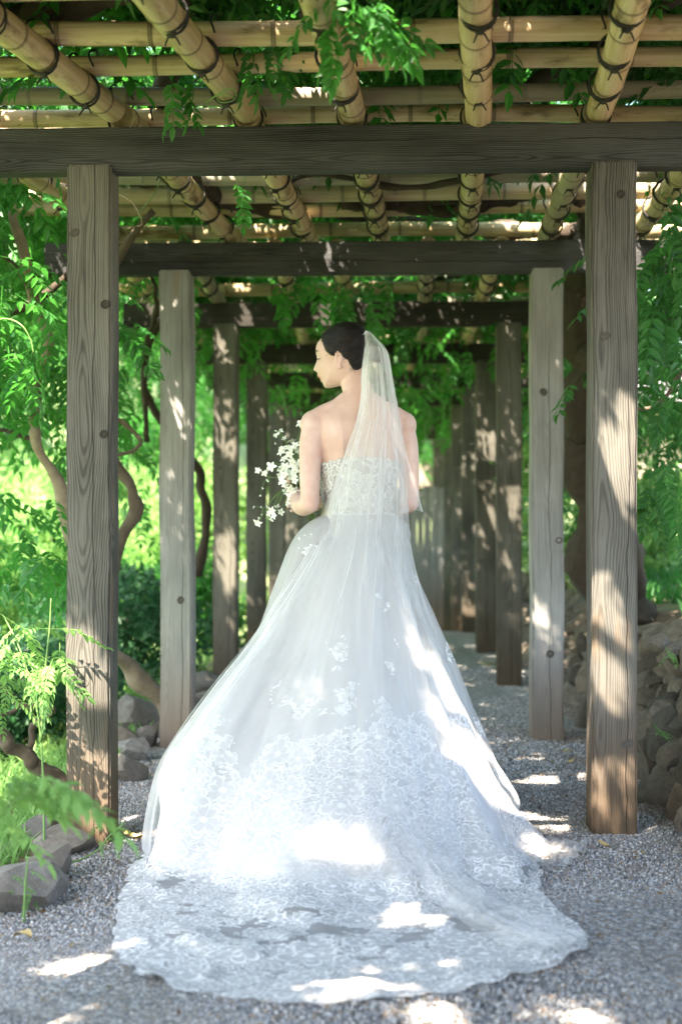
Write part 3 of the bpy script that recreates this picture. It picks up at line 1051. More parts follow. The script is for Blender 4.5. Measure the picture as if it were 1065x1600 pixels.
# hairline: in front it runs from the brow's crown down past the temple to the ear, behind from the ear to the nape
lim_f = np.interp(u, [-.062, -.041, -.014, .004, .014, .020, .0356, .0586, .0904, .115], [-.066, -.056, -.040, -.034, -.012, .024, .0405, .051, .070, .085])
inside = lim_f - f + .0016 * np.sin(A2 * 90 + 3 * np.sin(B2 * 37)) * np.sin(B2 * 61)
grow = smooth01(inside, -.002, .012)
low = smooth01(u, -.062, -.045)
lift = (.0062 * grow * low - .006 * (1 - np.minimum(grow, low) > .999) - .004 * (1 - smooth01(inside, -.004, .0)) - .004 * (1 - low))
strand = Waves(1, 1, 5, 4)
cvec = np.stack([f - HP[0], lat, u - HP[1]], -1)
cn = cvec / (np.linalg.norm(cvec, axis=-1, keepdims=True) + 1e-9)
# combed ridges fanning towards the knot
knot_p = np.array([-.088, 0, .055])
vx = np.stack([f, lat, u], -1) - knot_p
fan = np.arctan2(vx[..., 2] - .02, np.abs(vx[..., 1]) + .02) * 40 + vx[..., 0] * 12
lift = lift + grow * low * .00028 * (np.sin(fan * 1.3) + np.sin(fan * 2.17 + 1) + np.sin(fan * 3.9)) * smooth01(np.abs(lat), .002, .02)
P = np.stack([f, lat, u], -1) + cn * lift[..., None]
keep = ((inside > -.004) & (u > -.062))
Fq = grid_faces(na, nb)
kq = keep.reshape(-1)[Fq].all(1)
V = hd(P[..., 0], P[..., 1], P[..., 2]).reshape(-1, 3)
UVh = np.stack([np.linalg.norm(vx, axis=-1) * 6, fan * .02], -1).reshape(-1, 2)
used = np.unique(Fq[kq]); remap = -np.ones(na * nb, dtype=int); remap[used] = np.arange(len(used))
link('hair', mesh('hair', V[used], remap[Fq[kq]], M['hair'], True, uv=UVh[used]), PERSON)
bv, bf = ell((0, 0, 0), (.030, .034, .036), n=28)
w = Waves(3, 60, 8, 2)
tw_ = np.arctan2(bv[:, 2], bv[:, 1])
bv = bv * (1 + .05 * np.sin(tw_ * 3 + bv[:, 0] * 80))[:, None]
bv = hd(bv[:, 0] - .094, bv[:, 1], bv[:, 2] + .040)
link('hair_knot', mesh('hair_knot', bv, bf, M['hair'], True, uv=np.stack([bv[:, 2] * 4, tw_ * .15], -1)), PERSON)
HB = BVHTree.FromPolygons([tuple(v) for v in V[used]], [tuple(q) for q in remap[Fq[kq]]])
ST = Soup()
gh = np.random.default_rng(15)
for k in range(340):
    s = -1 if k % 3 == 0 else 1
    u0 = gh.uniform(-.05, .125)
    f0 = np.interp(u0, [-.062, -.041, -.014, .004, .014, .020, .0356, .0586, .0904, .125], [-.066, -.056, -.040, -.034, -.012, .024, .0405, .051, .070, .062])
    a0 = np.array([f0, s * (.068 if u0 < .05 else .068 * math.sqrt(max(.02, 1 - ((u0 - .05) / .085) ** 2))) * (1 if u0 < .03 else gh.uniform(.15, 1)), u0])
    b0 = np.array([-.084, s * gh.uniform(.0, .02), gh.uniform(.02, .08)])
    t0_, t1_ = gh.uniform(0, .35), gh.uniform(.75, 1)
    pts = []
    for t in np.linspace(t0_, t1_, 9):
        q = a0 + (b0 - a0) * t + np.array([0, s * .03 * math.sin(t * math.pi), .012 * math.sin(t * math.pi)])
        w = hd(q[0], q[1], q[2])
        h = HB.find_nearest(Vector(w))
        nrm = h[1] if h[1].dot(Vector(w) - Vector(HC)) > 0 else -h[1]
        pts.append(np.array(h[0] + nrm * gh.uniform(-.0001, .0007)))
    vv, ff = tube_arrays(pts, [.0003] + [.0008] * 7 + [.0003], 4)
    ST.add(vv, ff)
for k in range(26):
    s = -1 if k % 3 == 0 else 1
    u0 = gh.uniform(-.06, -.03) if k % 2 else gh.uniform(.0, .10)
    f0 = np.interp(u0, [-.062, -.041, -.014, .004, .014, .020, .0356, .0586, .0904, .125], [-.066, -.056, -.040, -.034, -.012, .024, .0405, .051, .070, .062])
    w = hd(f0, s * (.066 if u0 < .05 else .05), u0)
    h = HB.find_nearest(Vector(w)); p0 = np.array(h[0])
    d = np.array([FW * gh.uniform(-.2, 1), LT * s * .35, [0, 0, gh.uniform(-1, -.2) if u0 < 0 else gh.uniform(-.4, .5)]]).sum(0)
    vv, ff = tube_arrays([p0, p0 + d * .008, p0 + d * .016 + np.array([0, 0, -.002])], [.0005, .0004, .0002], 4)
    ST.add(vv, ff)
link('hair_strands', ST.mesh('hair_strands', M['hair']), PERSON)
# brow and lashes on the near side and the far side
tri_b = BVHTree.FromPolygons([tuple(v) for v in co], [tuple(p.vertices) for p in bme.polygons])


def snap(P, s, out=.0006):
    P = np.atleast_2d(P)
    r = []
    for p in P:
        far = Vector(p) + Vector(FW * .02 + LT * s * .05)
        h = tri_b.find_nearest(Vector(p) + Vector(FW * .004 + LT * s * .006))
        r.append(np.array(h[0] + h[1] * out) if h[0] is not None else p)
    return np.array(r)


M['brow'] = plain_mat('brow_hair', (.03, .02, .016), .8)
for s in (-1, 1):
    q = spline([(.0850, s * .016, .0385), (.0800, s * .030, .0425), (.070, s * .044, .038)], 10)
    V, F = tube_arrays(snap(hd(q[:, 0], q[:, 1], q[:, 2]), s), np.interp(np.arange(10), [0, 3, 9], [.0021, .0026, .0010]), 7)
    link('eyebrow', mesh('eyebrow', V, F, M['brow']), PERSON)
    S = Soup()
    q = spline([(.0810, s * .019, .0150), (.0800, s * .028, .0135), (.0720, s * .039, .0135)], 12)
    qs = snap(hd(q[:, 0], q[:, 1], q[:, 2]), s)
    V, F = tube_arrays(qs, .0013, 6); S.add(V, F)
    for k in range(1, 11):
        b = qs[k]
        tip = b + FW * .0065 + LT * s * .0006 * (k - 2) + np.array([0, 0, -.0030])
        V, F = tube_arrays([b, (b + tip) / 2 + np.array([0, 0, -.001]), tip], [.0009, .0007, .0003], 4); S.add(V, F)
    link('eyelashes', S.mesh('eyelashes', M['brow']), PERSON)


# ------------------------------------------------------------------ cloth materials
def lace_nodes(t, uv, dens):
    """returns (fill, cord): a floral bobbin-lace pattern; dens 0..1 widens the worked area"""
    wv = t.n('TexNoise', {'Vector': uv, 'Scale': 11.0, 'Detail': 3.0}).outputs['Color']
    wv = t.n('VectorMath', {0: wv, 1: (.5, .5, .5)}, operation='SUBTRACT').outputs[0]
    w = t.addv(uv, t.scale(wv, (.040, .040, 0)))

    def flowers(scale, petals, rad, seed):
        vv = t.addv(w, t.n('CombineXYZ', {0: seed, 1: seed * 1.7}).outputs[0])
        vo = t.n('TexVoronoi', {'Vector': vv, 'Scale': scale, 'Randomness': .75}, voronoi_dimensions='2D')
        dlt = t.n('VectorMath', {0: vv, 1: vo.outputs['Position']}, operation='SUBTRACT').outputs[0]
        s = t.n('SeparateXYZ', {0: dlt})
        # Position comes in unscaled units, so dlt is in metres
        ph = t.math('ARCTAN2', s.outputs[1], s.outputs[0])
        hue = t.n('SeparateColor', {0: vo.outputs['Color']})
        d = t.n('VectorMath', {0: dlt}, operation='LENGTH').outputs['Value']
        pet = t.math('ABSOLUTE', t.math('SINE', t.math('ADD', t.math('MULTIPLY', ph, petals / 2), t.math('MULTIPLY', hue.outputs[0], 6.0))))
        rim = t.math('MULTIPLY', t.math('ADD', .62, t.math('MULTIPLY', t.math('POWER', pet, .6), .42)), t.math('MULTIPLY', t.math('ADD', .62, t.math('MULTIPLY', hue.outputs[1], .55)), rad / scale))
        q = t.math('DIVIDE', d, rim)                                  # 1 on the outline
        fill = t.ramp(q, 1.03, .97)
        outline = t.ramp(t.math('ABSOLUTE', t.math('SUBTRACT', q, .93)), .13, .05)
        inner = t.math('MULTIPLY', t.ramp(t.math('ABSOLUTE', t.math('SUBTRACT', q, t.math('ADD', .45, t.math('MULTIPLY', hue.outputs[2], .25)))), .09, .03), t.ramp(t.math('SINE', t.math('MULTIPLY', ph, 3.0)), -.6, .2))
        heart = t.ramp(q, .22, .15)
        vein = t.math('MULTIPLY', t.ramp(pet, .22, .08), t.ramp(q, 1.0, .9))
        cord = t.math('MAXIMUM', t.math('MAXIMUM', outline, inner), t.math('MAXIMUM', heart, t.math('MULTIPLY', vein, .8)))
        return fill, cord

    f1, c1 = flowers(9.5, 7, .50, 0.0)
    f2, c2 = flowers(21.0, 5, .50, 3.3)
    # curling leaves: bands of a strongly warped field
    big = t.n('TexNoise', {'Vector': w, 'Scale': 17.0, 'Detail': 1.5, 'Distortion': 1.6}).outputs[0]
    scroll = t.ramp(t.math('ABSOLUTE', t.math('SINE', t.math('MULTIPLY', big, 27.0))), .84, .97)
    leaf = t.ramp(t.math('SINE', t.math('MULTIPLY', big, 27.0)), .05, .3)
    isl = t.n('TexNoise', {'Vector': uv, 'Scale': 7.5, 'Detail': 3.0, 'Roughness': .55, 'Distortion': .6}).outputs[0]
    isl = t.math('ADD', isl, t.math('SUBTRACT', t.math('ADD', t.math('MULTIPLY', f2, .05), t.math('MULTIPLY', leaf, .035)), .035))
    area = t.ramp(t.math('ADD', isl, t.math('MULTIPLY', t.math('SUBTRACT', dens, .5), .62)), .455, .525)
    net = t.n('TexVoronoi', {'Vector': uv, 'Scale': 330.0}, voronoi_dimensions='2D').outputs[0]
    fill = t.math('MAXIMUM', t.math('MULTIPLY', f1, .85), t.math('MAXIMUM', t.math('MULTIPLY', f2, .75), t.math('MULTIPLY', leaf, .7)))
    fill = t.math('MULTIPLY', t.math('MAXIMUM', fill, .58), area)
    cord = t.math('MAXIMUM', t.math('MULTIPLY', c1, f1), t.math('MULTIPLY', t.math('SUBTRACT', 1.0, f1), t.math('MAXIMUM', t.math('MULTIPLY', c2, f2), t.math('MULTIPLY', scroll, t.math('SUBTRACT', 1.0, f2)))))
    edge = t.ramp(t.math('ABSOLUTE', t.math('SUBTRACT', t.math('ADD', isl, t.math('MULTIPLY', t.math('SUBTRACT', dens, .5), .62)), .505)), .02, .006)
    cord = t.math('MULTIPLY', t.math('MAXIMUM', cord, edge), t.math('MAXIMUM', area, edge))
    return fill, cord, net


def cloth_shader(t, col, nrm=None, trl=.35):
    a = {'Color': col}
    if nrm is not None: a['Normal'] = nrm
    d = t.n('BsdfDiffuse', a).outputs[0]
    tr = t.n('BsdfTranslucent', a).outputs[0]
    return t.n('MixShader', {0: trl, 1: d, 2: tr}).outputs[0]


def lace_mat(name, ground, col=(.8, .8, .8)):
    """white lace on net: ground is the cover of the bare net"""
    t = NT(name)
    uv = t.n('TexCoord').outputs['UV']
    dens = t.n('Attribute', attribute_name='lace').outputs['Fac']
    fill, cord, net = lace_nodes(t, uv, dens)
    h = t.math('ADD', t.math('MULTIPLY', fill, .5), cord)
    n = t.bump(h, .3, .004)
    cov = t.math('MAXIMUM', t.math('MULTIPLY', fill, 1.08), t.math('MULTIPLY', cord, 1.0))
    cov = t.math('MAXIMUM', cov, ground, clamp=True)
    c = t.mix(cord, (.52, .515, .515), (.80, .795, .795))
    sh = cloth_shader(t, c, n, .22)
    return t.done(t.n('MixShader', {0: cov, 1: t.n('BsdfTransparent').outputs[0], 2: sh}).outputs[0])


def tulle_mat(name, a, col=(.82, .825, .84)):
    t = NT(name)
    fac = t.n('LayerWeight', {'Blend': .5}).outputs['Facing']
    cs = t.math('MAXIMUM', t.math('SUBTRACT', 1.0, fac), .16)
    cov = t.math('SUBTRACT', 1.0, t.math('POWER', 1 - a, t.math('DIVIDE', 1.0, cs)))
    cl = t.n('Attribute', attribute_name='hem').outputs['Fac']
    cov = t.math('MAXIMUM', cov, t.math('MULTIPLY', cl, .55))
    sh = cloth_shader(t, col, None, .5)
    return t.done(t.n('MixShader', {0: cov, 1: t.n('BsdfTransparent').outputs[0], 2: sh}).outputs[0])


M['satin'] = plain_mat('satin_lining', (.53, .525, .53), .6, .02, 6)
M['lace'] = lace_mat('lace', .54)
M['bodice_lace'] = lace_mat('bodice_lace', .05)
M['tulle'] = tulle_mat('tulle', .13, (.82, .82, .825))
M['tulle_thin'] = tulle_mat('thin_tulle', .12, (.82, .82, .825))
M['lining'] = plain_mat('bodice_lining', (.40, .37, .38), .7, .03, 6)

# bodice: the torso's shape let out a little, its top edge dipping at the back
def bodice(off, z0, m, name):
    zz = np.linspace(z0, 1.285, 40)
    cx, cy, hw, hdp = [np.interp(zz, rg[:, 0], rg[:, i]) for i in (1, 2, 3, 4)]
    n = 96
    a = np.arange(n) * 2 * np.pi / n
    top = 1.225 + .045 * smooth01(np.sin(a), -.6, .9) - .012 * np.cos(2 * a) + .004 * np.sin(a * 23)
    t = (zz - z0) / (1.285 - z0)
    Z = z0 + np.outer(t, top - z0)
    hw, hdp, cy = [np.interp(Z, rg[:, 0], rg[:, i]) for i in (3, 4, 2)]
    V = np.stack([(hw + off) * sup(np.cos(a), .85), cy + (hdp + off) * sup(np.sin(a), .9), Z], -1)
    uv = np.stack([np.broadcast_to(a * .14, Z.shape), Z], -1)
    return mesh(name, bl(V.reshape(-1, 3)), grid_faces(40, n, True), m, True, uv=uv.reshape(-1, 2), attrs={'lace': np.full(40 * n, .62)})


bd = link('bodice', bodice(.004, 1.0, M['lining'], 'bodice'), PERSON)
link('bodice_lace', bodice(.0085, 1.0, M['bodice_lace'], 'bodice_lace'), bd)

# ------------------------------------------------------------------ skirt with train
SX, SY = -.10, 4.93
contact = [(.40, 4.93), (.435, 4.6), (.42, 4.25), (.34, 3.98), (.20, 3.85), (-.02, 3.78), (-.25, 3.80), (-.46, 3.90), (-.62, 4.10), (-.70, 4.40), (-.70, 4.70), (-.66, 5.0), (-.52, 5.28), (-.30, 5.45), (-.08, 5.5), (.15, 5.42), (.33, 5.2)]
hem = [(.42, 4.93), (.455, 4.6), (.44, 4.25), (.415, 3.95), (.44, 3.72), (.50, 3.46), (.46, 3.36), (.29, 3.18), (.07, 3.06), (-.14, 3.01), (-.35, 3.06), (-.54, 3.18), (-.655, 3.42), (-.70, 3.70), (-.74, 4.05), (-.75, 4.40), (-.74, 4.70), (-.69, 5.0), (-.54, 5.31), (-.31, 5.48), (-.08, 5.53), (.15, 5.45), (.35, 5.22)]


def polar_of(pts, th):
    p = np.array(pts) - np.array([SX, SY])
    a = np.arctan2(p[:, 1], p[:, 0]); r = np.hypot(p[:, 0], p[:, 1])
    o = np.argsort(a); a, r = a[o], r[o]
    return np.interp(th, np.concatenate([a - 2 * np.pi, a, a + 2 * np.pi]), np.concatenate([r, r, r]))


NTH = 560
th = np.linspace(-np.pi, np.pi, NTH, endpoint=False)


def smooth_ring(x, k):
    kern = np.hanning(k * 2 + 3); kern /= kern.sum()
    return np.convolve(np.concatenate([x[-k * 3:], x, x[:k * 3]]), kern, 'same')[k * 3:-k * 3]


RC = smooth_ring(polar_of(contact, th), 14)
fr = np.random.default_rng(8)
RC = RC + sum(.012 * fr.normal() * np.cos(k * th + fr.uniform(0, 6.28)) for k in range(5, 17)) * smooth01(-np.sin(th), -.1, .4)
RHm = smooth_ring(polar_of(hem, th), 4)
RHm = np.maximum(RHm, RC + .015)
R0 = .122 + .0 * th
backness = smooth01(-np.sin(th), .1, .95)
uu = np.concatenate([np.linspace(0, 1, 150), 1 + np.linspace(0, 1, 90)[1:]])      # 0..1 waist to floor, 1..2 along the floor
zt = np.interp(uu, [0, .04, .1, .25, .4, .7, .86, .95, 1.0, 1.08, 2], [1.04, 1.02, .955, .80, .64, .31, .135, .055, .026, .016, .012])
gs = np.interp(uu, [0, .04, .1, .25, .4, .7, .9, 1.0], [0, .12, .24, .36, .46, .79, .95, 1.0])
gb = np.interp(uu, [0, .04, .1, .25, .4, .7, .86, .95, 1.0], [0, .05, .10, .21, .31, .55, .73, .87, 1.0])
ker = np.hanning(23); ker /= ker.sum()
sm = lambda x: np.concatenate([x[:3], np.convolve(np.pad(x, 11, 'edge'), ker, 'valid')[3:]])
gl = np.interp(uu, [0, .04, .1, .25, .4, .55, .7, .83, 1.0], [0, .11, .22, .33, .43, .70, .95, 1.03, 1.0])
zt, gs, gb, gl = sm(zt), sm(gs), sm(gb), sm(gl)
fold_f = np.random.default_rng(5)
FO = np.zeros(NTH)
for k in range(7, 26):
    FO += fold_f.normal() * np.cos(k * th + fold_f.uniform(0, 6.28)) / (1 + (k / 13.0) ** 2)
FO /= FO.std()
FO2 = np.zeros(NTH)
for k in range(24, 90):
    FO2 += fold_f.normal() * np.cos(k * th + fold_f.uniform(0, 6.28))
FO2 /= FO2.std()
crump = Waves(3, 17, 16, 31); crump2 = Waves(3, 42, 16, 32)


def skirt_arrays(off, umax):
    n = int((uu <= umax).sum())
    U = uu[:n, None]
    G1 = gs[:n, None] * (1 - backness) + gb[:n, None] * backness
    leftness = smooth01(-np.cos(th), .2, .9)
    G1 = G1 * (1 - leftness) + gl[:n, None] * leftness
    r = R0 + (RC - R0) * np.clip(G1, 0, 1)
    r = r - (.030 + .030 * np.exp(-((U - .2) / .15) ** 2)) * smooth01(np.cos(th), .3, .9) * smooth01(U, .03, .15) * (1 - smooth01(U, .6, .95))
    onfl = np.clip(U - 1, 0, 1)
    r = r + (RHm - RC) * onfl
    Z = np.repeat(zt[:n, None], NTH, 1)
    amp = .009 * smooth01(U, .03, .5) * (1 - .5 * smooth01(U, .9, 1.2))
    r = r + amp * FO * (1 - onfl) + .0015 * FO2 * smooth01(U, .0, .15) * (1 - onfl) - off * (1 - .4 * onfl)
    scal = np.abs(np.sin(th * 58 + .8 * np.sin(th * 9))) ** .6
    r = r + (.024 * scal - .012 + .006 * FO2 * .4) * smooth01(U, 1.9, 2.0)
    X = SX + r * np.cos(th); Y = SY + r * np.sin(th)
    P = np.stack([X, Y, Z], -1)
    c = crump(P) * .006 + crump2(P) * .0022
    rip = .014 * np.clip(FO, -1.5, 2) * (1 - smooth01(U, 1.0, 1.5)) + .010 * smooth01(crump(P * .6), .4, 1.6)
    low = smooth01(U, .75, 1.0)
    P[..., 2] = np.maximum(Z + low * (c + rip * .9) + .006 * smooth01(crump2(P), .8, 1.8) * onfl, .0105 - off * .12)
    k = smooth01(U, .35, .9) * (1 - onfl)
    P[..., 0] += np.cos(th) * k * c * .9
    P[..., 1] += np.sin(th) * k * c * .9
    g = ground_z(np.clip(P[..., 0], -1, 1), P[..., 1])
    P[..., 2] += g * smooth01(U, .5, 1.0)
    return P, n


P, n = skirt_arrays(.009, 1.16)
# lining rests on the ground
SK = link('skirt', mesh('skirt', P.reshape(-1, 3), grid_faces(n, NTH, True)[:, ::-1], M['satin'], True), PERSON)
P, n = skirt_arrays(0.0, 2.0)
skirtP = P
seg = np.linalg.norm(np.diff(P, axis=0), axis=-1)
arc = np.concatenate([np.zeros((1, NTH)), np.cumsum(seg, 0)]) + .2
kk = .62
thb = (th + np.pi / 2 + np.pi) % (2 * np.pi) - np.pi      # 0 at the back
uvs = np.stack([arc * np.sin(thb * kk), -arc * np.cos(thb * kk)], -1)
U = uu[:n, None]
tri = smooth01(U, .30, .95) * np.exp(-(thb / (.25 + .85 * np.clip(U - .3, 0, 1))) ** 2)
LD = np.clip(.18 + .58 * tri + .55 * smooth01(U, .50, 1.05) + .10 * smooth01(U, .15, .0), 0, .82)
LD = LD * (1 - smooth01(U, 1.02, 1.2)) + smooth01(U, 1.02, 1.2) * (.72 - .20 * np.exp(-((U - 1.34) / .20) ** 2) + .25 * smooth01(U, 1.55, 1.8))
lace_me = mesh('lace_train', P.reshape(-1, 3), grid_faces(n, NTH, True)[:, ::-1], M['lace'], True, uv=uvs.reshape(-1, 2), attrs={'lace': np.broadcast_to(LD, (n, NTH)).ravel()})
link('lace_overskirt', lace_me, PERSON)
SKB = BVHTree.FromPolygons([tuple(v) for v in P[::2, ::4].reshape(-1, 3)], [tuple(f) for f in grid_faces(len(P[::2]), len(th[::4]), True)])
# waist ribbon
a = np.arange(64) * 2 * np.pi / 64
V = np.stack([np.stack([(.1255 + d) * np.cos(a) + 0, (.099 + d) * np.sin(a), np.full(64, z)], -1) for z, d in ((1.026, .004), (1.032, .0065), (1.040, .0065), (1.046, .003))])
link('waistband', mesh('waistband', bl(V.reshape(-1, 3)), grid_faces(4, 64, True), M['satin']), PERSON)


# ------------------------------------------------------------------ veil: net gathered at the comb, spread over the skirt
def back_y(X, z):
    """world y of the skirt's back surface at (X, z)"""
    h = SKB.ray_cast(Vector((X, 2.0, z)), Vector((0, 1, 0)))
    return h[0].y if h[0] is not None else None


rows = [(520, 569, 578, 4.955, 4.935), (530, 568, 586, 4.96, 4.91), (545, 567, 600, 4.97, 4.885), (560, 565, 607, 4.975, 4.875), (590, 562, 612, 4.975, 4.86), (640, 556, 621, 4.97, 4.835), (700, 532, 631, 4.96, 4.80), (760, 512, 637, 4.955, 4.78),
        (800, 503, 638, 4.95, 4.76), (860, 486, 643, 4.94, 4.69), (935, 436, 662, 4.90, 4.60), (985, 402, 679, 4.86, 4.52), (1060, 340, 706, 4.80, 4.38), (1130, 287, 735, 4.74, 4.24), (1200, 246, 768, 4.70, 4.08), (1290, 226, 795, 4.66, 3.92), (1340, 226, 800, 4.62, 3.85), (1352, 232, 800, 4.60, 3.83)]


def veil_sheet(rows, nr, nc, shift, seed, pleat, hem_w=.01, zmin=None, edge_fade=1.0):
    q = spline(rows, nr)
    g = np.random.default_rng(seed)
    s = np.linspace(-1, 1, nc)
    fo = np.zeros(nc); fo2 = np.zeros(nc)
    for k in range(2, 12):
        a = g.normal() / (1 + (k / 9) ** 2)
        fo += a * np.cos(k * s * 2.2 + g.uniform(0, 6.28))
    fo /= fo.std()
    for k in range(12, 60):
        fo2 += g.normal() * np.cos(k * s * 2.4 + g.uniform(0, 6.28)) / (1 + k / 30)
    fo2 /= fo2.std()
    V = np.zeros((nr, nc, 3))
    for i in range(nr):
        py, xl, xr, ye, yb = q[i]
        A, B = W(xl, py, ye), W(xr, py, ye)
        z = A.z
        t = i / (nr - 1)
        drift = Waves(1, 3, 6, seed + 3)(np.array([[t * 2.0]]))[0] * .02
        ss = np.clip(s + drift * (1 - s * s), -1, 1)
        lam = np.sin(ss * np.pi / 2 * .96) / math.sin(math.pi / 2 * .96)
        x = (A.x + B.x) / 2 + (B.x - A.x) / 2 * (.55 * lam + .45 * ss)
        dep = (ye - yb)
        y = ye - dep * np.cos(ss * np.pi / 2) ** .8
        am = pleat * np.interp(py, [520, 600, 800, 1100, 1350], [.06, .35, .9, 1.5, 1.6])
        y = y - am * (fo * .75 + fo2 * .10) * (1 - s ** 4) - shift
        x = x + am * .3 * np.roll(fo, 7) * (1 - s ** 2)
        V[i, :, 0], V[i, :, 1], V[i, :, 2] = x, y, z
        if py > 840:
            for j in range(nc):
                b = back_y(x[j], max(z, .05))
                if b is not None:
                    lim = b - .012 - shift - .010 * (1 + math.sin(fo[j] * 1.5))
                    V[i, j, 1] = min(V[i, j, 1], lim) if py < 1000 else lim - .004 * fo2[j] * .5
    return V


def add_sheet(S, V, attr=None):
    nr, nc = V.shape[:2]
    S.add(V.reshape(-1, 3), grid_faces(nr, nc), np.zeros(nr * nc) if attr is None else attr.ravel())


VS = Soup()
Vl = veil_sheet(rows, 150, 170, .016, 21, .017)
h = np.interp(np.arange(150), [0, 20, 50, 85, 149], [0, .05, .42, .58, .50])[:, None] * (1 - np.interp(np.arange(150), [70, 105], [0, .97])[:, None] * smooth01(np.linspace(-1, 1, Vl.shape[1]), -.75, -.25)[None]); h[:, 0] = 1; h[:, -1] = 1
# smooth the sheet down its length so it hangs
for _ in range(6):
    Vl[1:-1, :, 1] = (Vl[:-2, :, 1] + 2 * Vl[1:-1, :, 1] + Vl[2:, :, 1]) / 4
add_sheet(VS, Vl, h)
# second fall of the same net, a little narrower
rows2 = [(r[0], r[1] + (r[2] - r[1]) * .02, r[2] - (r[2] - r[1]) * np.interp(r[0], [560, 800, 1300], [.02, .06, .16]), r[3], r[4]) for r in rows]
V2 = veil_sheet(rows2, 130, 150, .030, 44, .020)
for _ in range(6):
    V2[1:-1, :, 1] = (V2[:-2, :, 1] + 2 * V2[1:-1, :, 1] + V2[2:, :, 1]) / 4
h = np.zeros(V2.shape[:2]); h[:, 0] = 1; h[:, -1] = 1
V2 = V2[16:]; h = h[16:]
add_sheet(VS, V2, h)
# loose tail lying over the train, and a corner on the gravel to the right
def ribbon(ctrl, w0, w1, nr, nc, lift, seed):
    c = spline(ctrl, nr)
    g = np.random.default_rng(seed)
    out = np.zeros((nr, nc, 3))
    ff = Waves(2, 7, 10, seed)
    for i in range(nr):
        d = c[min(i + 1, nr - 1)] - c[max(i - 1, 0)]
        nrm = np.array([-d[1], d[0], 0]); nrm /= np.linalg.norm(nrm) + 1e-9
        w = w0 + (w1 - w0) * i / (nr - 1)
        for j in range(nc):
            v = (j / (nc - 1) - .5)
            p = c[i] + nrm * w * v
            hit = SKB.ray_cast(Vector((p[0], p[1], 2.0)), Vector((0, 0, -1)))
            gz = float(ground_z(np.clip(p[0], -1, 1), p[1])) + .012
            z = max(gz, hit[0].z if hit[0] is not None else gz)
            out[i, j] = (p[0], p[1], z + lift * (1.0 + math.cos(v * 11 + i * .05)) + .008 * abs(ff(np.array([i * .12, v * 4]))))
    return out


tail = ribbon([(G(572, 1285, .2).x, G(572, 1285, .2).y, 0), (G(610, 1340, .06).x, G(610, 1340, .06).y, 0), (G(680, 1400).x, G(680, 1400).y, 0), (G(760, 1450).x, G(760, 1450).y, 0), (G(880, 1502).x, G(880, 1502).y, 0)], .05, .15, 60, 14, .012, 3)
h = np.zeros(tail.shape[:2]); h[:, 0] = .6; h[:, -1] = .6
add_sheet(VS, tail, h)
add_sheet(VS, tail + np.array([.012, .0, .012]), h * .5)
corner = ribbon([(.38, 4.36, 0), (.45, 4.34, 0), (.52, 4.32, 0), (.575, 4.30, 0)], .36, .30, 24, 16, .003, 9)
h = np.zeros(corner.shape[:2]); h[-1, :] = .45; h[:, 0] = .3; h[:, -1] = .3
add_sheet(VS, corner, h)
V3 = veil_sheet([(r[0], r[1] + (r[2] - r[1]) * .05, r[2] - (r[2] - r[1]) * .3, r[3], r[4]) for r in rows], 110, 120, .022, 71, .015)
for _ in range(6):
    V3[1:-1, :, 1] = (V3[:-2, :, 1] + 2 * V3[1:-1, :, 1] + V3[2:, :, 1]) / 4
V3 = V3[22:]
h = np.zeros(V3.shape[:2]); h[:, 0] = .6; h[:, -1] = .6
add_sheet(VS, V3, h)
VEIL = link('veil', VS.mesh('veil', M['tulle'], True, 'hem'), PERSON)
# the short upper layer, ending at the elbows
rows_s = [(519, 570, 577, 4.945, 4.92), (532, 571, 590, 4.945, 4.895), (545, 571, 602, 4.94, 4.87), (560, 570, 608, 4.94, 4.855), (590, 566, 613, 4.93, 4.84), (640, 560, 622, 4.92, 4.81), (700, 545, 633, 4.90, 4.77), (760, 530, 650, 4.90, 4.75), (803, 521, 661, 4.90, 4.735)]
Vs = veil_sheet(rows_s, 90, 130, .022, 61, .017)
h = np.zeros(Vs.shape[:2]); h[:, -1] = 1; h[:, 0] = .6; h[-1] = .35
# hem rises and falls
Vs[-12:, :, 2] += (np.linspace(0, 1, 12) ** 2)[:, None] * (.012 * np.sin(np.linspace(0, 9, 130)))[None]
SS = Soup(); add_sheet(SS, Vs, h)
link('short_veil', SS.mesh('short_veil', M['tulle_thin'], True, 'hem'), PERSON)
# comb that holds the net
CB = Soup()
cp = np.array(W(573, 522, 4.945))
for k in range(9):
    b = cp + np.array([-.004 + .001 * k, -.03 + .0075 * k, .004])
    V, F = tube_arrays([b, b + np.array([-.012, 0, -.012]), b + np.array([-.02, 0, -.03])], .0012, 5); CB.add(V, F)
V, F = tube_arrays([cp + np.array([-.004, -.034, .005]), cp + np.array([.0, 0, .008]), cp + np.array([.006, .034, .005])], .003, 7); CB.add(V, F)
link('veil_comb', CB.mesh('veil_comb', M['satin']), PERSON)

# ------------------------------------------------------------------ bouquet
M['petal'] = plain_mat('petal', (.82, .84, .80), .6, .03, 30)
M['flower_eye'] = plain_mat('flower_eye', (.45, .55, .14), .7, .2, 60)
M['stem'] = plain_mat('green_stem', (.10, .20, .05), .6, .3, 30)


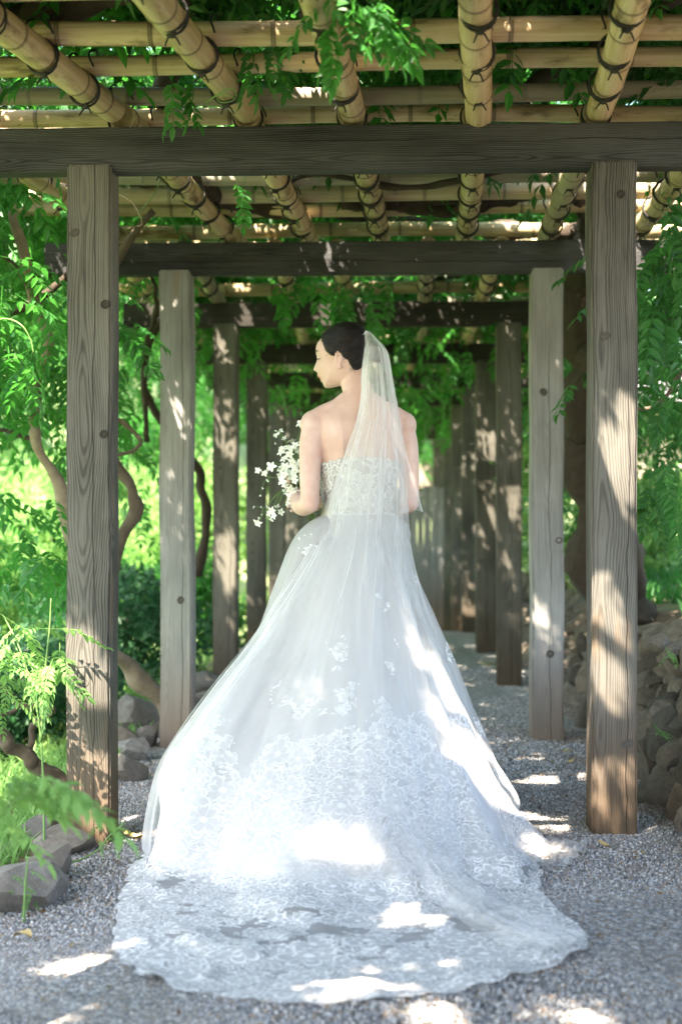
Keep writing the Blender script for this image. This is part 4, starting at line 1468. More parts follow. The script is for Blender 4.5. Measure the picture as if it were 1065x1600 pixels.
def flower_mesh(seed, n=5, r=.017):
    g = np.random.default_rng(seed)
    S = Soup()
    for k in range(n):
        a = 2 * np.pi * k / n + g.uniform(-.15, .15)
        L = r * g.uniform(.85, 1.15); w = L * g.uniform(.24, .34)
        u = np.linspace(0, 1, 5)
        wid = w * np.array([.18, .75, 1.0, .75, .05])
        curl = g.uniform(.1, .5)
        zz = .25 * L * u - curl * L * u ** 2
        V = []
        for i in range(5):
            for t in (-1, 0, 1):
                V.append((u[i] * L, t * wid[i], zz[i] + (.12 * L if t else 0) * math.sin(u[i] * 3.1)))
        V = np.array(V)
        c, s = math.cos(a), math.sin(a)
        V = np.stack([V[:, 0] * c - V[:, 1] * s, V[:, 0] * s + V[:, 1] * c, V[:, 2]], -1)
        S.add(V, grid_faces(5, 3))
    return S.mesh('flower', M['petal'])


FLW = [flower_mesh(i, 5, .017 + .002 * (i % 3)) for i in range(6)]
ev, ef = ell((0, 0, .002), (.0032, .0032, .004), n=8)
EYE = mesh('flower_eye', ev, ef, M['flower_eye'])
bud_v, bud_f = ell((0, 0, .006), (.0036, .0036, .0085), n=8)
BUD = mesh('bud', bud_v, bud_f, M['petal'])
grip = bl((-.165, .262, 1.12))
BQ = thing('bouquet', 'loose bouquet of white star flowers on trailing green stems held at the bride\'s left side', 'bouquet', tuple(grip))
g = np.random.default_rng(77)


def rel_to(p):
    return np.asarray(p, dtype=float) - grip


tips = [(468, 662, 5.12), (478, 672, 5.14), (440, 700, 5.12), (452, 690, 5.16), (432, 680, 5.12), (450, 712, 5.06), (462, 706, 5.1), (455, 722, 5.02), (442, 716, 5.08), (468, 720, 5.06), (448, 728, 5.04), (462, 735, 5.02), (436, 733, 5.08), (444, 742, 5.0), (455, 748, 5.04), (470, 742, 5.1), (426, 730, 5.02), (440, 752, 5.0), (452, 762, 5.02),
        (464, 765, 5.06), (446, 768, 5.08), (456, 776, 5.02), (468, 783, 5.08), (448, 785, 5.04), (456, 790, 5.1), (415, 738, 5.02), (432, 792, 5.0), (424, 797, 4.98), (430, 806, 4.98), (421, 800, 5.0), (438, 800, 5.02), (403, 816, 5.02), (426, 812, 5.0), (475, 700, 5.14), (478, 755, 5.12), (462, 752, 5.0), (472, 690, 5.1), (458, 700, 5.08), (470, 770, 5.02), (476, 728, 5.08), (450, 738, 5.1)]
for i, (px, py, Y) in enumerate(tips):
    p = rel_to(W(px + g.uniform(-2, 2), py + g.uniform(-2, 2), Y))
    mid = p * .55 + np.array([g.uniform(-.015, .015), g.uniform(-.02, .02), .03 + g.uniform(-.01, .02)])
    if py > 780: mid = p * .5 + np.array([0, -.01, .055])
    c = spline([(0, 0, 0), mid, p], 9)
    V, F = tube_arrays(c, np.linspace(.0019, .0010, 9), 5)
    st = link('stem', mesh('stem', V, F, M['stem']), BQ)
    outd = Vector(p - mid).normalized() + Vector((-.25, -.75, .15))
    for j in range(1 if py > 780 else int(g.integers(1, 4))):
        q = p + (g.normal(size=3) * .012 if j else 0)
        fl = link('flower', FLW[int(g.integers(6))], BQ, tuple(q), (outd + Vector(g.normal(size=3) * .45)).to_track_quat('Z', 'Y').to_euler(), g.uniform(.6, 1.0))
        link('flower_eye', EYE, fl, scale=.7)
# trailing tendrils with buds
for ctrl in ([(436, 770, 5.0), (420, 786, 5.0), (412, 793, 5.0), (397, 791, 5.0)], [(412, 793, 5.0), (408, 805, 5.0), (403, 815, 5.0)], [(434, 747, 5.0), (420, 746, 5.0), (411, 757, 5.0), (406, 775, 5.0)],
             [(442, 688, 5.1), (436, 674, 5.1), (428, 678, 5.1), (430, 692, 5.1)], [(440, 726, 5.05), (426, 724, 5.04), (418, 734, 5.02), (416, 742, 5.02)], [(452, 700, 5.08), (446, 690, 5.08), (440, 676, 5.08), (437, 671, 5.08)]):
    c = spline([rel_to(W(*q)) for q in ctrl], 14)
    V, F = tube_arrays(c, np.linspace(.0016, .0008, 14), 5)
    tn = link('tendril', mesh('tendril', V, F, M['stem']), BQ)
    for j in (6, 10, 13):
        link('bud', BUD, BQ, tuple(c[j]), (g.uniform(0, 6), g.uniform(0, 6), 0), g.uniform(.7, 1.1))
# gathered stalks below the hands
for k in range(12):
    o = g.normal(size=3) * .008
    d = bl(AX)[:3] - bl((0, 0, 0))
    V, F = tube_arrays([o * .6 + d * .05, o, o * 1.2 - d * .10 * g.uniform(.8, 1.2)], .0021, 5)
    link('stalk', mesh('stalk', V, F, M['stem']), BQ)
# ------------------------------------------------------------------ leaves
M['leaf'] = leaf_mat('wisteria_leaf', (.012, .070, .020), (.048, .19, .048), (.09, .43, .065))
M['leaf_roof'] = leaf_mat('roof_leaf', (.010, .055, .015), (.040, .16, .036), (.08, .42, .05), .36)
M['leaf_dark'] = leaf_mat('shade_leaf', (.012, .055, .018), (.045, .16, .045), (.08, .36, .06), .38)  # darker copy of the wisteria leaf, shade put into its colour
M['leaf_light'] = leaf_mat('light_leaf', (.10, .24, .07), (.24, .40, .14), (.34, .62, .18), .45)  # light green leaf, brightened further: sunlight put into its colour
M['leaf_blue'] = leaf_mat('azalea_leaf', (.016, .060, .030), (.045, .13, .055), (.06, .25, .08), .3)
M['bark'] = plain_mat('vine_bark', (.085, .062, .045), .9, .6, 28, .7)
M['bark_pale'] = plain_mat('pale_bark', (.20, .155, .115), .9, .5, 24, .7)
M['bark_dark'] = plain_mat('dark_bark', (.035, .024, .016), .95, .7, 18, .9)


def compound(seed, pairs=5, near=True, L=.060, Wd=.0125, rach=.21, wide=1.0):
    """a pinnate leaf along +X, drooping, leaflets to both sides and one at the tip"""
    g = np.random.default_rng(seed)
    V, F, n = [], [], 0
    droop = g.uniform(.15, .5)

    def rp(t):
        return np.array([rach * t, 0, -droop * rach * t * t])
    slots = []
    for k in range(pairs):
        t = .22 + .70 * k / (pairs - 1)
        for s in (-1, 1):
            slots.append((t + g.uniform(-.02, .02), s * R(g.uniform(52, 76) - 16 * t), L * (.78 + .3 * math.sin(math.pi * (t * .8 + .1))) * g.uniform(.9, 1.1)))
    slots.append((1.0, g.uniform(-.2, .2), L * 1.1))
    for t, a, l in slots:
        o = rp(t)
        d = np.array([math.cos(a), math.sin(a), -g.uniform(.05, .55) - droop * t * .5]); d /= np.linalg.norm(d)
        up = np.array([g.normal() * .15, g.normal() * .15, 1.0])
        sd = np.cross(up, d); sd /= np.linalg.norm(sd); up = np.cross(d, sd)
        w = Wd * wide * l / L * g.uniform(.9, 1.1)
        fold = g.uniform(.2, .55); cv = g.uniform(-.1, .35)
        P = lambda u, v, h: o + d * (u * l) + sd * (v * w) + up * (h * w - cv * l * u * u * .5)
        if near:
            vs = [P(0, 0, 0), P(.28, -.95, fold), P(.30, 0, 0), P(.28, .95, fold), P(.62, -.85, fold), P(.64, 0, 0), P(.62, .85, fold), P(1.0, 0, -.1)]
            fs = [(0, 2, 1), (0, 3, 2), (1, 2, 5), (1, 5, 4), (2, 3, 6), (2, 6, 5), (4, 5, 7), (5, 6, 7)]
        else:
            vs = [P(0, 0, 0), P(.42, -1, fold), P(.42, 1, fold), P(1, 0, 0)]
            fs = [(0, 3, 1), (0, 2, 3)]
        V += vs; F += [tuple(i + n for i in f) for f in fs]; n += len(vs)
    # stalk
    q = [rp(-.25)] + [rp(t) for t in (.3, .7, 1.0)] if near else [rp(-.2), rp(1.0)]
    w = .0012
    for i in range(len(q) - 1):
        a, b = q[i], q[i + 1]
        V += [a + (0, -w, 0), a + (0, w, 0), b + (0, w, 0), b + (0, -w, 0)]
        F += [(n, n + 1, n + 2), (n, n + 2, n + 3)]; n += 4
    return np.array(V), np.array(F)


def simple_leaves(seed, n, L, r):
    """a tuft of n plain leaves, for bushes"""
    g = np.random.default_rng(seed)
    V, F, k = [], [], 0
    for i in range(n):
        d = g.normal(size=3); d[2] = abs(d[2]) * .7; d /= np.linalg.norm(d)
        o = g.normal(size=3) * r
        sd = np.cross(d, g.normal(size=3)); sd /= np.linalg.norm(sd); up = np.cross(d, sd)
        l = L * g.uniform(.7, 1.2); w = l * .24
        V += [o, o + d * l * .5 - sd * w + up * w * .4, o + d * l * .5 + sd * w + up * w * .4, o + d * l]
        F += [(k, k + 3, k + 1), (k, k + 2, k + 3)]; k += 4
    return np.array(V), np.array(F)


NEAR = [compound(i, 5 if i % 2 else 6) for i in range(6)]
FAR = [compound(20 + i, 5, False) for i in range(6)]
FERN = [compound(40 + i, 7, True, .034, .0075, .17) for i in range(4)]
TUFT = [simple_leaves(60 + i, 10, .05, .035) for i in range(5)]
TUFT_BIG = [simple_leaves(80 + i, 9, .16, .10) for i in range(5)]


def euler_m(yaw, pitch, roll):
    cz, sz, cp, sp, cr, sr = np.cos(yaw), np.sin(yaw), np.cos(pitch), np.sin(pitch), np.cos(roll), np.sin(roll)
    # roll about X, then pitch about Y (positive pitch = tip down), then yaw
    Rm = np.empty((len(yaw), 3, 3))
    Rm[:, 0, 0] = cz * cp; Rm[:, 0, 1] = cz * sp * sr - sz * cr; Rm[:, 0, 2] = cz * sp * cr + sz * sr
    Rm[:, 1, 0] = sz * cp; Rm[:, 1, 1] = sz * sp * sr + cz * cr; Rm[:, 1, 2] = sz * sp * cr - cz * sr
    Rm[:, 2, 0] = -sp; Rm[:, 2, 1] = cp * sr; Rm[:, 2, 2] = cp * cr
    return Rm


def leaf_soup(name, tmpl, pos, Rm, sc, tint, m, seed=0):
    g = np.random.default_rng(seed)
    which = g.integers(0, len(tmpl), len(pos))
    Vs, Fs, As, n = [], [], [], 0
    for k, (tv, tf) in enumerate(tmpl):
        idx = np.nonzero(which == k)[0]
        if not len(idx): continue
        V = np.einsum('nij,vj->nvi', Rm[idx], tv) * sc[idx, None, None] + pos[idx, None]
        Vs.append(V.reshape(-1, 3))
        Fs.append((tf[None] + (np.arange(len(idx)) * len(tv))[:, None, None]).reshape(-1, 3) + n)
        As.append(np.repeat(tint[idx], len(tv)))
        n += len(idx) * len(tv)
    return mesh(name, np.concatenate(Vs), [np.concatenate(Fs)], m, False, attrs={'tint': np.concatenate(As)})


# ------------------------------------------------------------------ where the sun gets through the roof
def ray(px, py):
    a = W(px, py, 1.0)
    o = Vector((0, 0, 1.05))
    return o, (a - o).normalized()


def hit(px, py, post_y=None):
    o, d = ray(px, py)
    if post_y:
        return np.array(W(px, py, post_y))
    h = SKB.ray_cast(o, d)
    if h[0] is not None:
        return np.array(h[0])
    return np.array(G(px, py))


gaps = []
for px, py, r in [(125, 1497, .040), (45, 1590, .05), (690, 1585, .035), (730, 1598, .03), (660, 1575, .025), (870, 1560, .02), (900, 1578, .025), (930, 1596, .028), (850, 1222, .07), (800, 1235, .06), (890, 1215, .07), (830, 1185, .045), (800, 1160, .03), (760, 1190, .04), (850, 1330, .04),
                  (560, 1528, .045), (520, 1532, .03), (600, 1530, .03), (545, 1350, .040), (520, 1370, .030), (590, 1380, .025), (640, 1425, .036), (690, 1445, .025), (610, 1445, .03), (720, 1500, .02), (660, 1510, .02), (575, 1300, .025),
                  (692, 1050, .034), (700, 1090, .034), (690, 1115, .02), (748, 1215, .038), (772, 1232, .036), (722, 1200, .025), (660, 1215, .015), (528, 1010, .018), (600, 930, .010), (645, 950, .015), (650, 1010, .010), (505, 1080, .008), (450, 1225, .008), (490, 1305, .010), (330, 1180, .008), (586, 1130, .008)]:
    gaps.append((hit(px, py), r))
for px, py, r, Y in [(978, 690, .06, 4.63), (975, 720, .06, 4.63), (985, 740, .04, 4.63), (958, 700, .035, 4.63), (940, 740, .03, 4.63), (975, 690, .03, 4.63), (985, 760, .02, 4.63), (950, 800, .014, 4.63), (945, 925, .03, 4.63), (950, 970, .035, 4.63), (940, 1045, .035, 4.63), (962, 1065, .03, 4.63), (985, 640, .02, 4.63), (145, 1195, .020, 4.63), (930, 870, .014, 4.63), (478, 792, .014, 4.86), (482, 800, .012, 4.86),
                     (865, 690, .015, 6.54), (835, 1000, .006, 6.54), (790, 790, .03, 8.56), (800, 810, .03, 8.56), (790, 730, .02, 8.56), (752, 665, .03, 10.58), (765, 675, .03, 10.58), (758, 690, .03, 10.58), (770, 700, .035, 10.58), (805, 760, .02, 8.56), (345, 650, .03, 8.56), (340, 690, .02, 8.56), (285, 640, .01, 6.54)]:
    gaps.append((np.array(W(px, py, Y)), r))
gg = np.random.default_rng(9)
for _ in range(70):
    y = gg.uniform(5.6, 18)
    gaps.append((np.array([gg.uniform(-1.0, .8), y, gg.uniform(0, 1.6)]), gg.uniform(.012, .045)))
for _ in range(14):
    gaps.append((np.array([gg.uniform(-1.0, .9), gg.uniform(2.6, 5.5), .0]), gg.uniform(.010, .022)))
GP = np.array([p for p, r in gaps]); GR = np.array([r for p, r in gaps])
SV = np.array(SUN)
# beds in full sun: the bank behind the right post, the lawn
GP = np.concatenate([GP, [tuple(W(530, 50, 3.55)), tuple(W(590, 40, 3.55)), tuple(W(20, 1270, 2.4)), tuple(W(90, 1250, 2.35)), tuple(W(70, 1010, 4.5)), tuple(W(30, 430, 5.3)), tuple(W(40, 570, 5.2)), tuple(W(50, 330, 6.2))]]); GR = np.concatenate([GR, [.10, .10, .12, .10, .18, .2, .15, .2]])
GP = np.concatenate([GP, [[1.75, 7.4, .72], [1.5, 7.0, .7], [2.1, 7.9, .75], [1.45, 8.2, .7], [1.30, 6.4, .68]]]); GR = np.concatenate([GR, [.30, .22, .35, .25, .10]])


def shade_keep(pos, sc, Rm, k=1.0):
    """leaves that do not stand between the sun and one of the gaps' light spots"""
    keep = np.ones(len(pos), dtype=bool)
    for t in (.03, .11, .20):
        q = pos + Rm[:, :, 0] * (t * sc)[:, None] + np.array([0, 0, -.25 * t * t / .2])
        for p, r in zip(GP, GR):
            d = q - p
            s = d @ SV
            dist = np.linalg.norm(d - s[:, None] * SV, axis=1)
            keep &= ~((s > .05) & (dist < r * .8 + (.048 if r > .034 else .026) * k * sc))
    return keep


def leaf_objects(parent, pos, Rm, sc, tint, meshes, loc0, n):
    for i in range(n):
        o = link('leaf', meshes[i % len(meshes)], parent)
        m4 = Matrix(Rm[i].tolist()).to_4x4()
        o.matrix_local = Matrix.Translation(Vector(pos[i]) - Vector(loc0)) @ m4 @ Matrix.Scale(float(sc[i]), 4)


def leaf_meshes(tmpl, m, tints=(.25, .55, .85)):
    return [mesh('leaf', v, [f], m, False, attrs={'tint': np.full(len(v), t)}) for (v, f) in tmpl for t in tints]


NEAR_ME = leaf_meshes(NEAR, M['leaf'])
FERN_ME = leaf_meshes(FERN, M['leaf_light'], (.1, .5))


def in_view(pos):
    c, s = math.cos(TH), math.sin(TH)
    d = -s * pos[:, 0] + c * pos[:, 1]
    x = (c * pos[:, 0] + s * pos[:, 1]) / np.maximum(d, .01) * 2222 + 532.5
    y = 800 - (pos[:, 2] - 1.05) / np.maximum(d, .01) * 2222
    return (d > .5) & (x > -40) & (x < 1105) & (y > -40) & (y < 1640), d


def stem_part(parent, loc0, pts, r0, r1, m, n=26, name='stem', seg=9, knob=.0, seed=1):
    c = spline(pts, n)
    w = Waves(1, 6, 8, seed)
    rad = np.interp(np.arange(n), [0, n - 1], [r0, r1]) * (1 + knob * w(np.linspace(0, 4, n)[:, None]))
    if r0 > .009:
        kk_ = Waves(1, 26, 8, seed + 5)
        c[1:-1] += np.stack([kk_(np.linspace(0, 1, n)[1:-1, None]), Waves(1, 31, 8, seed + 6)(np.linspace(0, 1, n)[1:-1, None]), 0 * np.arange(n - 2)], -1) * r0 * .22
    V, F = tube_arrays(c - np.array(loc0), rad, seg)
    if r0 > .02:
        nv = n * seg
        cen = np.repeat(c - np.array(loc0), seg, 0)
        V[:nv] = cen + (V[:nv] - cen) * (1 + .13 * Waves(3, 24, 12, seed + 7)(V[:nv] * np.array([1, 1, .35])) + .07 * Waves(3, 70, 12, seed + 8)(V[:nv] * np.array([1, 1, .3])))[:, None]
    return link(name, mesh(name, V, F, m), parent)


def split_out(pos, n):
    """indices of the n leaves that show largest, and the rest"""
    v, d = in_view(pos)
    score = np.where(v, d, 1e6)
    o = np.argsort(score)
    n = min(n, int(v.sum()))
    return o[:n], o[n:]


def take(a, idx):
    return tuple(x[idx] for x in a)


def scatter(n, lo, hi, s0, s1, g, clump=None, pitch=(.1, 1.0), dens=None):
    if clump:
        k = max(1, n // clump)
        c = g.uniform(lo, hi, (k, 3))
        pos = c[g.integers(0, k, n)] + g.normal(size=(n, 3)) * np.array([.16, .16, .10])
    else:
        pos = g.uniform(lo, hi, (n, 3))
    if dens is not None:
        pos = pos[dens(pos)]
    n = len(pos)
    return [pos, euler_m(g.uniform(0, 6.28, n), g.uniform(*pitch, n), g.normal(0, .35, n)), g.uniform(s0, s1, n), np.clip(g.beta(1.6, 1.8, n), 0, 1)]


def cat(*a):
    return [np.concatenate(x) for x in zip(*a)]


def spray(px0, py0, px1, py1, Y0, Y1, n, g, s=(.8, 1.1), pitch=(.2, 1.0), yaw=(0, 6.28)):
    pos = np.array([tuple(W(g.uniform(px0, px1), g.uniform(py0, py1), g.uniform(Y0, Y1))) for _ in range(n)])
    return [pos, euler_m(g.uniform(*yaw, n), g.uniform(*pitch, n), g.normal(0, .3, n)), g.uniform(*s, n), g.beta(1.6, 1.6, n)]


# ------------------------------------------------------------------ wisteria over the roof, from the dark trunk on the right
g = np.random.default_rng(101)
base = Vector((1.16, 7.35, .55))
WV = thing('wisteria_vine', 'old wisteria with dark trunk behind the right posts, its leaves roofing the pergola', 'climbing plant', base)
stem_part(WV, base, [(1.22, 7.4, .45), (1.10, 7.3, .85), (1.02, 7.2, 1.25), (1.04, 7.15, 1.6), (.99, 7.1, 2.0), (1.0, 7.0, 2.42)], .17, .11, M['bark_dark'], 30, 'trunk', 14, .12, 3)
stem_part(WV, base, [(1.25, 7.5, .5), (1.18, 7.15, 1.0), (1.13, 7.25, 1.4), (1.06, 7.0, 1.9), (1.15, 6.8, 2.45)], .08, .05, M['bark_dark'], 26, 'trunk', 10, .12, 4)
top = BEAM_TOP + .19
for k, pts in enumerate([[(1.0, 7.0, 2.42), (.8, 6.2, top), (.5, 5.2, top + .05), (.75, 4.3, top), (.95, 3.5, top + .02)], [(.95, 3.9, top - .02), (.78, 3.72, 2.47), (.66, 3.80, 2.46), (.52, 3.70, 2.55)],
                         [(1.0, 7.0, 2.42), (.3, 7.3, top), (-.5, 6.9, top + .03), (-1.1, 6.4, top)], [(1.0, 7.1, 2.42), (.6, 8.2, top), (.1, 9.6, top), (-.3, 11.5, top)], [(-1.1, 6.4, top), (-.9, 5.4, top), (-.6, 4.2, top + .04), (-.8, 3.0, top)],
                         [(.5, 5.6, 2.40), (.1, 5.75, 2.36), (-.25, 5.6, 2.38), (-.42, 5.9, 2.42)], [(-.95, 5.35, 2.42), (-.6, 6.5, 2.44), (.2, 6.45, 2.46), (.9, 6.3, 2.45)],
                         [(-.2, 6.45, 2.47), (.3, 6.5, 2.43), (.7, 6.45, 2.5)], [(-1.3, 4.3, 2.5), (-.6, 4.0, 2.56), (.1, 3.5, 2.6)]]):
    stem_part(WV, base, pts, .045 if k not in (5,) else .016, .018 if k != 5 else .008, M['bark_dark'], 40, 'stem', 8, .14, k + 10)
# leaves: lower layer among the poles, main layer above them
hole = lambda p: ~((p[:, 0] > -1.6) & (p[:, 0] < -.5) & (p[:, 1] > 4.7) & (p[:, 1] < 5.8) & (g.uniform(size=len(p)) < .88)) & ~((p[:, 1] > 6.7) & (p[:, 1] < 8.7) & (g.uniform(size=len(p)) < .45))
roof = cat(scatter(23000, (-2.5, -1.9, 2.66), (1.75, 9.0, 3.15), .85, 1.2, g, pitch=(-.2, .6), dens=hole), scatter(16000, (-2.5, -1.9, 2.68), (1.75, 9.0, 3.15), .9, 1.25, g, 14, pitch=(-.2, .7), dens=hole), scatter(9000, (-1.8, 1.6, 2.72), (1.1, 5.0, 3.15), .9, 1.2, g, pitch=(-.2, .5), dens=hole))  # last layer added over the bride, left spread widened, to block stray sun
far_roof = scatter(11500, (-1.9, 9.0, 2.55), (1.7, 21.5, 3.1), 1.3, 1.8, g, 10, pitch=(-.1, .8))
k = shade_keep(roof[0], roof[2], roof[1]); roof = list(take(roof, k))
k = shade_keep(far_roof[0], far_roof[2], far_roof[1], .5); far_roof = list(take(far_roof, k))
hang = cat(
    spray(485, -15, 600, 15, 3.5, 3.75, 12, g, (.62, .85), (.3, 1.1)), spray(540, -10, 600, 30, 3.45, 3.65, 7, g, (.65, .9), (.0, .7), (-.5, .4)), spray(510, 20, 525, 45, 3.5, 3.6, 2, g, (.7, .85), (.9, 1.3)),
    spray(262, 108, 318, 135, 4.38, 4.5, 4, g, (.55, .75), (.7, 1.4)), spray(365, 55, 470, 85, 4.25, 4.45, 7, g, (.6, .8), (.7, 1.4)), spray(355, 265, 385, 285, 5.15, 5.3, 2, g, (.6, .75), (.9, 1.4)),
    spray(430, 405, 640, 450, 7.1, 8.2, 14, g, (.85, 1.2), (.4, 1.3)), spray(520, 440, 575, 475, 7.3, 7.7, 7, g, (.8, 1.1), (1.0, 1.5)), spray(600, 560, 740, 610, 11.2, 12.4, 12, g, (1.0, 1.4), (.4, 1.3)), spray(370, 560, 500, 600, 11, 12.4, 8, g, (1, 1.3), (.4, 1.3)), spray(620, 500, 760, 545, 9.6, 10.5, 8, g, (.9, 1.2), (.4, 1.2)), spray(600, 590, 720, 660, 15, 17, 26, g, (1.3, 1.8), (.3, 1.3)),
    spray(150, 195, 200, 215, 5.1, 5.5, 2, g, (.6, .8), (.6, 1.2)), spray(330, 505, 470, 560, 9.2, 10.2, 9, g, (.9, 1.2), (.3, 1.2)))
a, b = split_out(roof[0], 300 - len(hang[0]))
low = np.argsort(roof[0][:, 2])
leaf_objects(WV, *hang, NEAR_ME, base, len(hang[0]))
leaf_objects(WV, *take(roof, a), NEAR_ME, base, len(a))
rest = take(roof, b)
link('foliage', leaf_soup('foliage', FAR, rest[0] - np.array(base), rest[1], rest[2], rest[3], M['leaf_roof'], 1), WV, kind='stuff')
link('foliage', leaf_soup('foliage', FAR, far_roof[0] - np.array(base), far_roof[1], far_roof[2], far_roof[3], M['leaf_roof'], 2), WV, kind='stuff')

# ------------------------------------------------------------------ wisteria on the left
base2 = Vector((-1.22, 6.75, -.1))
WL = thing('wisteria_vine', 'wisteria with bent pale trunk and hanging leaves beside the left posts', 'climbing plant', base2)
Wp = lambda a: [tuple(W(*p)) for p in a]
stem_part(WL, base2, Wp([(268, 1140, 6.85), (245, 1085, 6.8), (205, 1042, 6.7), (160, 1000, 6.5), (125, 900, 6.4), (95, 770, 6.3), (62, 690, 6.2), (57, 610, 6.2), (70, 535, 6.1), (48, 450, 6.0), (20, 330, 5.9)]), .042, .016, M['bark_pale'], 90, 'trunk', 16, .10, 30)
stem_part(WL, base2, Wp([(140, 985, 6.4), (182, 872, 6.5), (209, 800, 6.5), (207, 765, 6.5), (180, 722, 6.5), (140, 640, 6.4), (120, 520, 6.3), (170, 430, 6.3), (240, 330, 6.2)]), .034, .015, M['bark'], 80, 'trunk', 14, .1, 31)
stem_part(WL, base2, Wp([(150, 640, 6.4), (190, 660, 6.4), (218, 685, 6.4), (205, 706, 6.4), (150, 715, 6.4)]), .011, .008, M['bark'], 24, 'stem', 7, .1, 32)
stem_part(WL, base2, Wp([(60, 690, 6.2), (30, 680, 6.2), (0, 672, 6.2), (-40, 690, 6.2)]), .012, .007, M['bark_dark'], 20, 'stem', 7, .1, 33)
stem_part(WL, base2, Wp([(72, 535, 6.1), (62, 470, 6.0), (35, 435, 5.9), (20, 410, 5.9), (-30, 380, 5.9)]), .012, .007, M['bark'], 20, 'stem', 7, .1, 34)
stem_part(WL, base2, Wp([(-20, 500, 6.3), (40, 480, 6.3), (95, 440, 6.4), (150, 390, 6.4), (230, 400, 6.8)]), .020, .014, M['bark_dark'], 26, 'stem', 8, .1, 35)
stem_part(WL, base2, Wp([(310, 900, 8.9), (322, 830, 8.9), (318, 770, 8.9), (300, 720, 8.8), (240, 640, 8.6), (225, 570, 8.4), (260, 480, 8.3)]), .035, .02, M['bark_dark'], 36, 'stem', 9, .1, 36)
stem_part(WL, base2, Wp([(230, 690, 8), (225, 560, 7.8), (245, 480, 7.6), (235, 420, 7.4)]), .018, .012, M['bark_dark'], 30, 'stem', 8, .1, 37)
left = cat(scatter(900, (-3.4, 5.2, 1.65), (-1.22, 7.2, 2.95), .9, 1.25, g, 13), scatter(650, (-3.8, 7.0, 2.05), (-1.22, 10.5, 3.1), .9, 1.25, g, 13), scatter(200, (-3.2, 5.4, .65), (-1.3, 9.5, 1.7), .85, 1.15, g, 9), scatter(260, (-2.3, 9.5, 1.7), (-1.25, 15, 2.9), 1.1, 1.5, g, 9),
           spray(-20, 300, 60, 560, 5.1, 5.6, 20, g, (.85, 1.1), (.0, .7)), spray(0, 540, 60, 600, 5.0, 5.4, 6, g, (.8, 1.0), (.1, .7)), spray(-20, 760, 100, 920, 5.6, 6.6, 34, g, (.8, 1.05), (.1, .9)), spray(-30, 270, 110, 420, 5.8, 6.8, 40, g, (.9, 1.1), (.1, .9)),
           spray(180, 560, 250, 700, 7.2, 9, 8, g, (.9, 1.1), (.2, 1)), spray(180, 420, 330, 480, 7.0, 8.5, 30, g, (.9, 1.2), (.2, 1)))
k = shade_keep(left[0], left[2], left[1]) & ~((left[0][:, 0] > -1.72) & (left[0][:, 2] > 1.9) & (left[0][:, 1] > 5.6) & (g.uniform(size=len(left[0])) < .75)); left = list(take(left, k))
a, b = split_out(left[0], 290)
leaf_objects(WL, *take(left, a), NEAR_ME, base2, len(a))
rest = take(left, b)
link('foliage', leaf_soup('foliage', FAR, rest[0] - np.array(base2), rest[1], rest[2], rest[3], M['leaf'], 3), WL, kind='stuff')

# leaning trunk at the lower left with its crooked twig
base3 = Vector(W(110, 1240, 4.95)); base3.z = -.08
LT_ = thing('vine_stump', 'leaning bare vine stem with a crooked twig beside the front left post', 'vine', base3)
stem_part(LT_, base3, [tuple(base3)] + Wp([(104, 1232, 4.93), (60, 1197, 4.88), (20, 1165, 4.82), (-30, 1120, 4.75), (-120, 1010, 4.7)]), .030, .026, M['bark'], 30, 'trunk', 12, .08, 40)
stem_part(LT_, base3, Wp([(66, 1200, 4.88), (50, 1172, 4.86), (48, 1150, 4.85), (58, 1128, 4.85), (80, 1116, 4.84), (82, 1108, 4.84), (72, 1102, 4.84), (35, 1102, 4.83), (22, 1092, 4.83), (12, 1078, 4.82), (-6, 1068, 4.8)]), .012, .008, M['bark'], 60, 'twig', 9, .12, 41)
stem_part(LT_, base3, Wp([(30, 1102, 4.83), (20, 1112, 4.82), (0, 1118, 4.8), (-20, 1122, 4.8)]), .008, .005, M['bark'], 16, 'twig', 7, .1, 42)

# right-hand creeper
base4 = Vector((1.9, 6.2, .66))
WR = thing('wisteria_vine', 'dark leafy wisteria hanging at the right beyond the front right post', 'climbing plant', base4)
stem_part(WR, base4, [(1.9, 6.2, .6), (1.8, 6.1, 1.2), (1.95, 6.2, 1.8), (1.6, 6.0, 2.4), (1.3, 5.8, 2.55)], .04, .02, M['bark_dark'], 30, 'trunk', 10, .1, 50)
stem_part(WR, base4, Wp([(1080, 560, 5.9), (1030, 630, 5.9), (990, 640, 6.0)]), .012, .008, M['bark'], 16, 'stem', 8, .1, 51)
right = cat(scatter(2000, (1.22, 5.2, 1.45), (3.0, 9.5, 2.95), .9, 1.25, g, 13), scatter(40, (1.3, 5.2, 1.05), (2.6, 8.5, 1.5), .8, 1.1, g, 8), scatter(650, (1.15, 9.5, 1.0), (2.2, 16, 2.7), 1.1, 1.5, g, 9),
            spray(1000, 400, 1080, 660, 5.2, 6, 40, g, (.85, 1.1), (.3, 1.1)), spray(1010, 700, 1080, 810, 5.2, 5.8, 10, g, (.8, 1.0), (.8, 1.4)))
k = shade_keep(right[0], right[2], right[1]); right = list(take(right, k))
a, b = split_out(right[0], 200)
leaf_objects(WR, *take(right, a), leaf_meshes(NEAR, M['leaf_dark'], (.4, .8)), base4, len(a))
rest = take(right, b)
link('foliage', leaf_soup('foliage', FAR, rest[0] - np.array(base4), rest[1], rest[2], rest[3], M['leaf_dark'], 4), WR, kind='stuff')


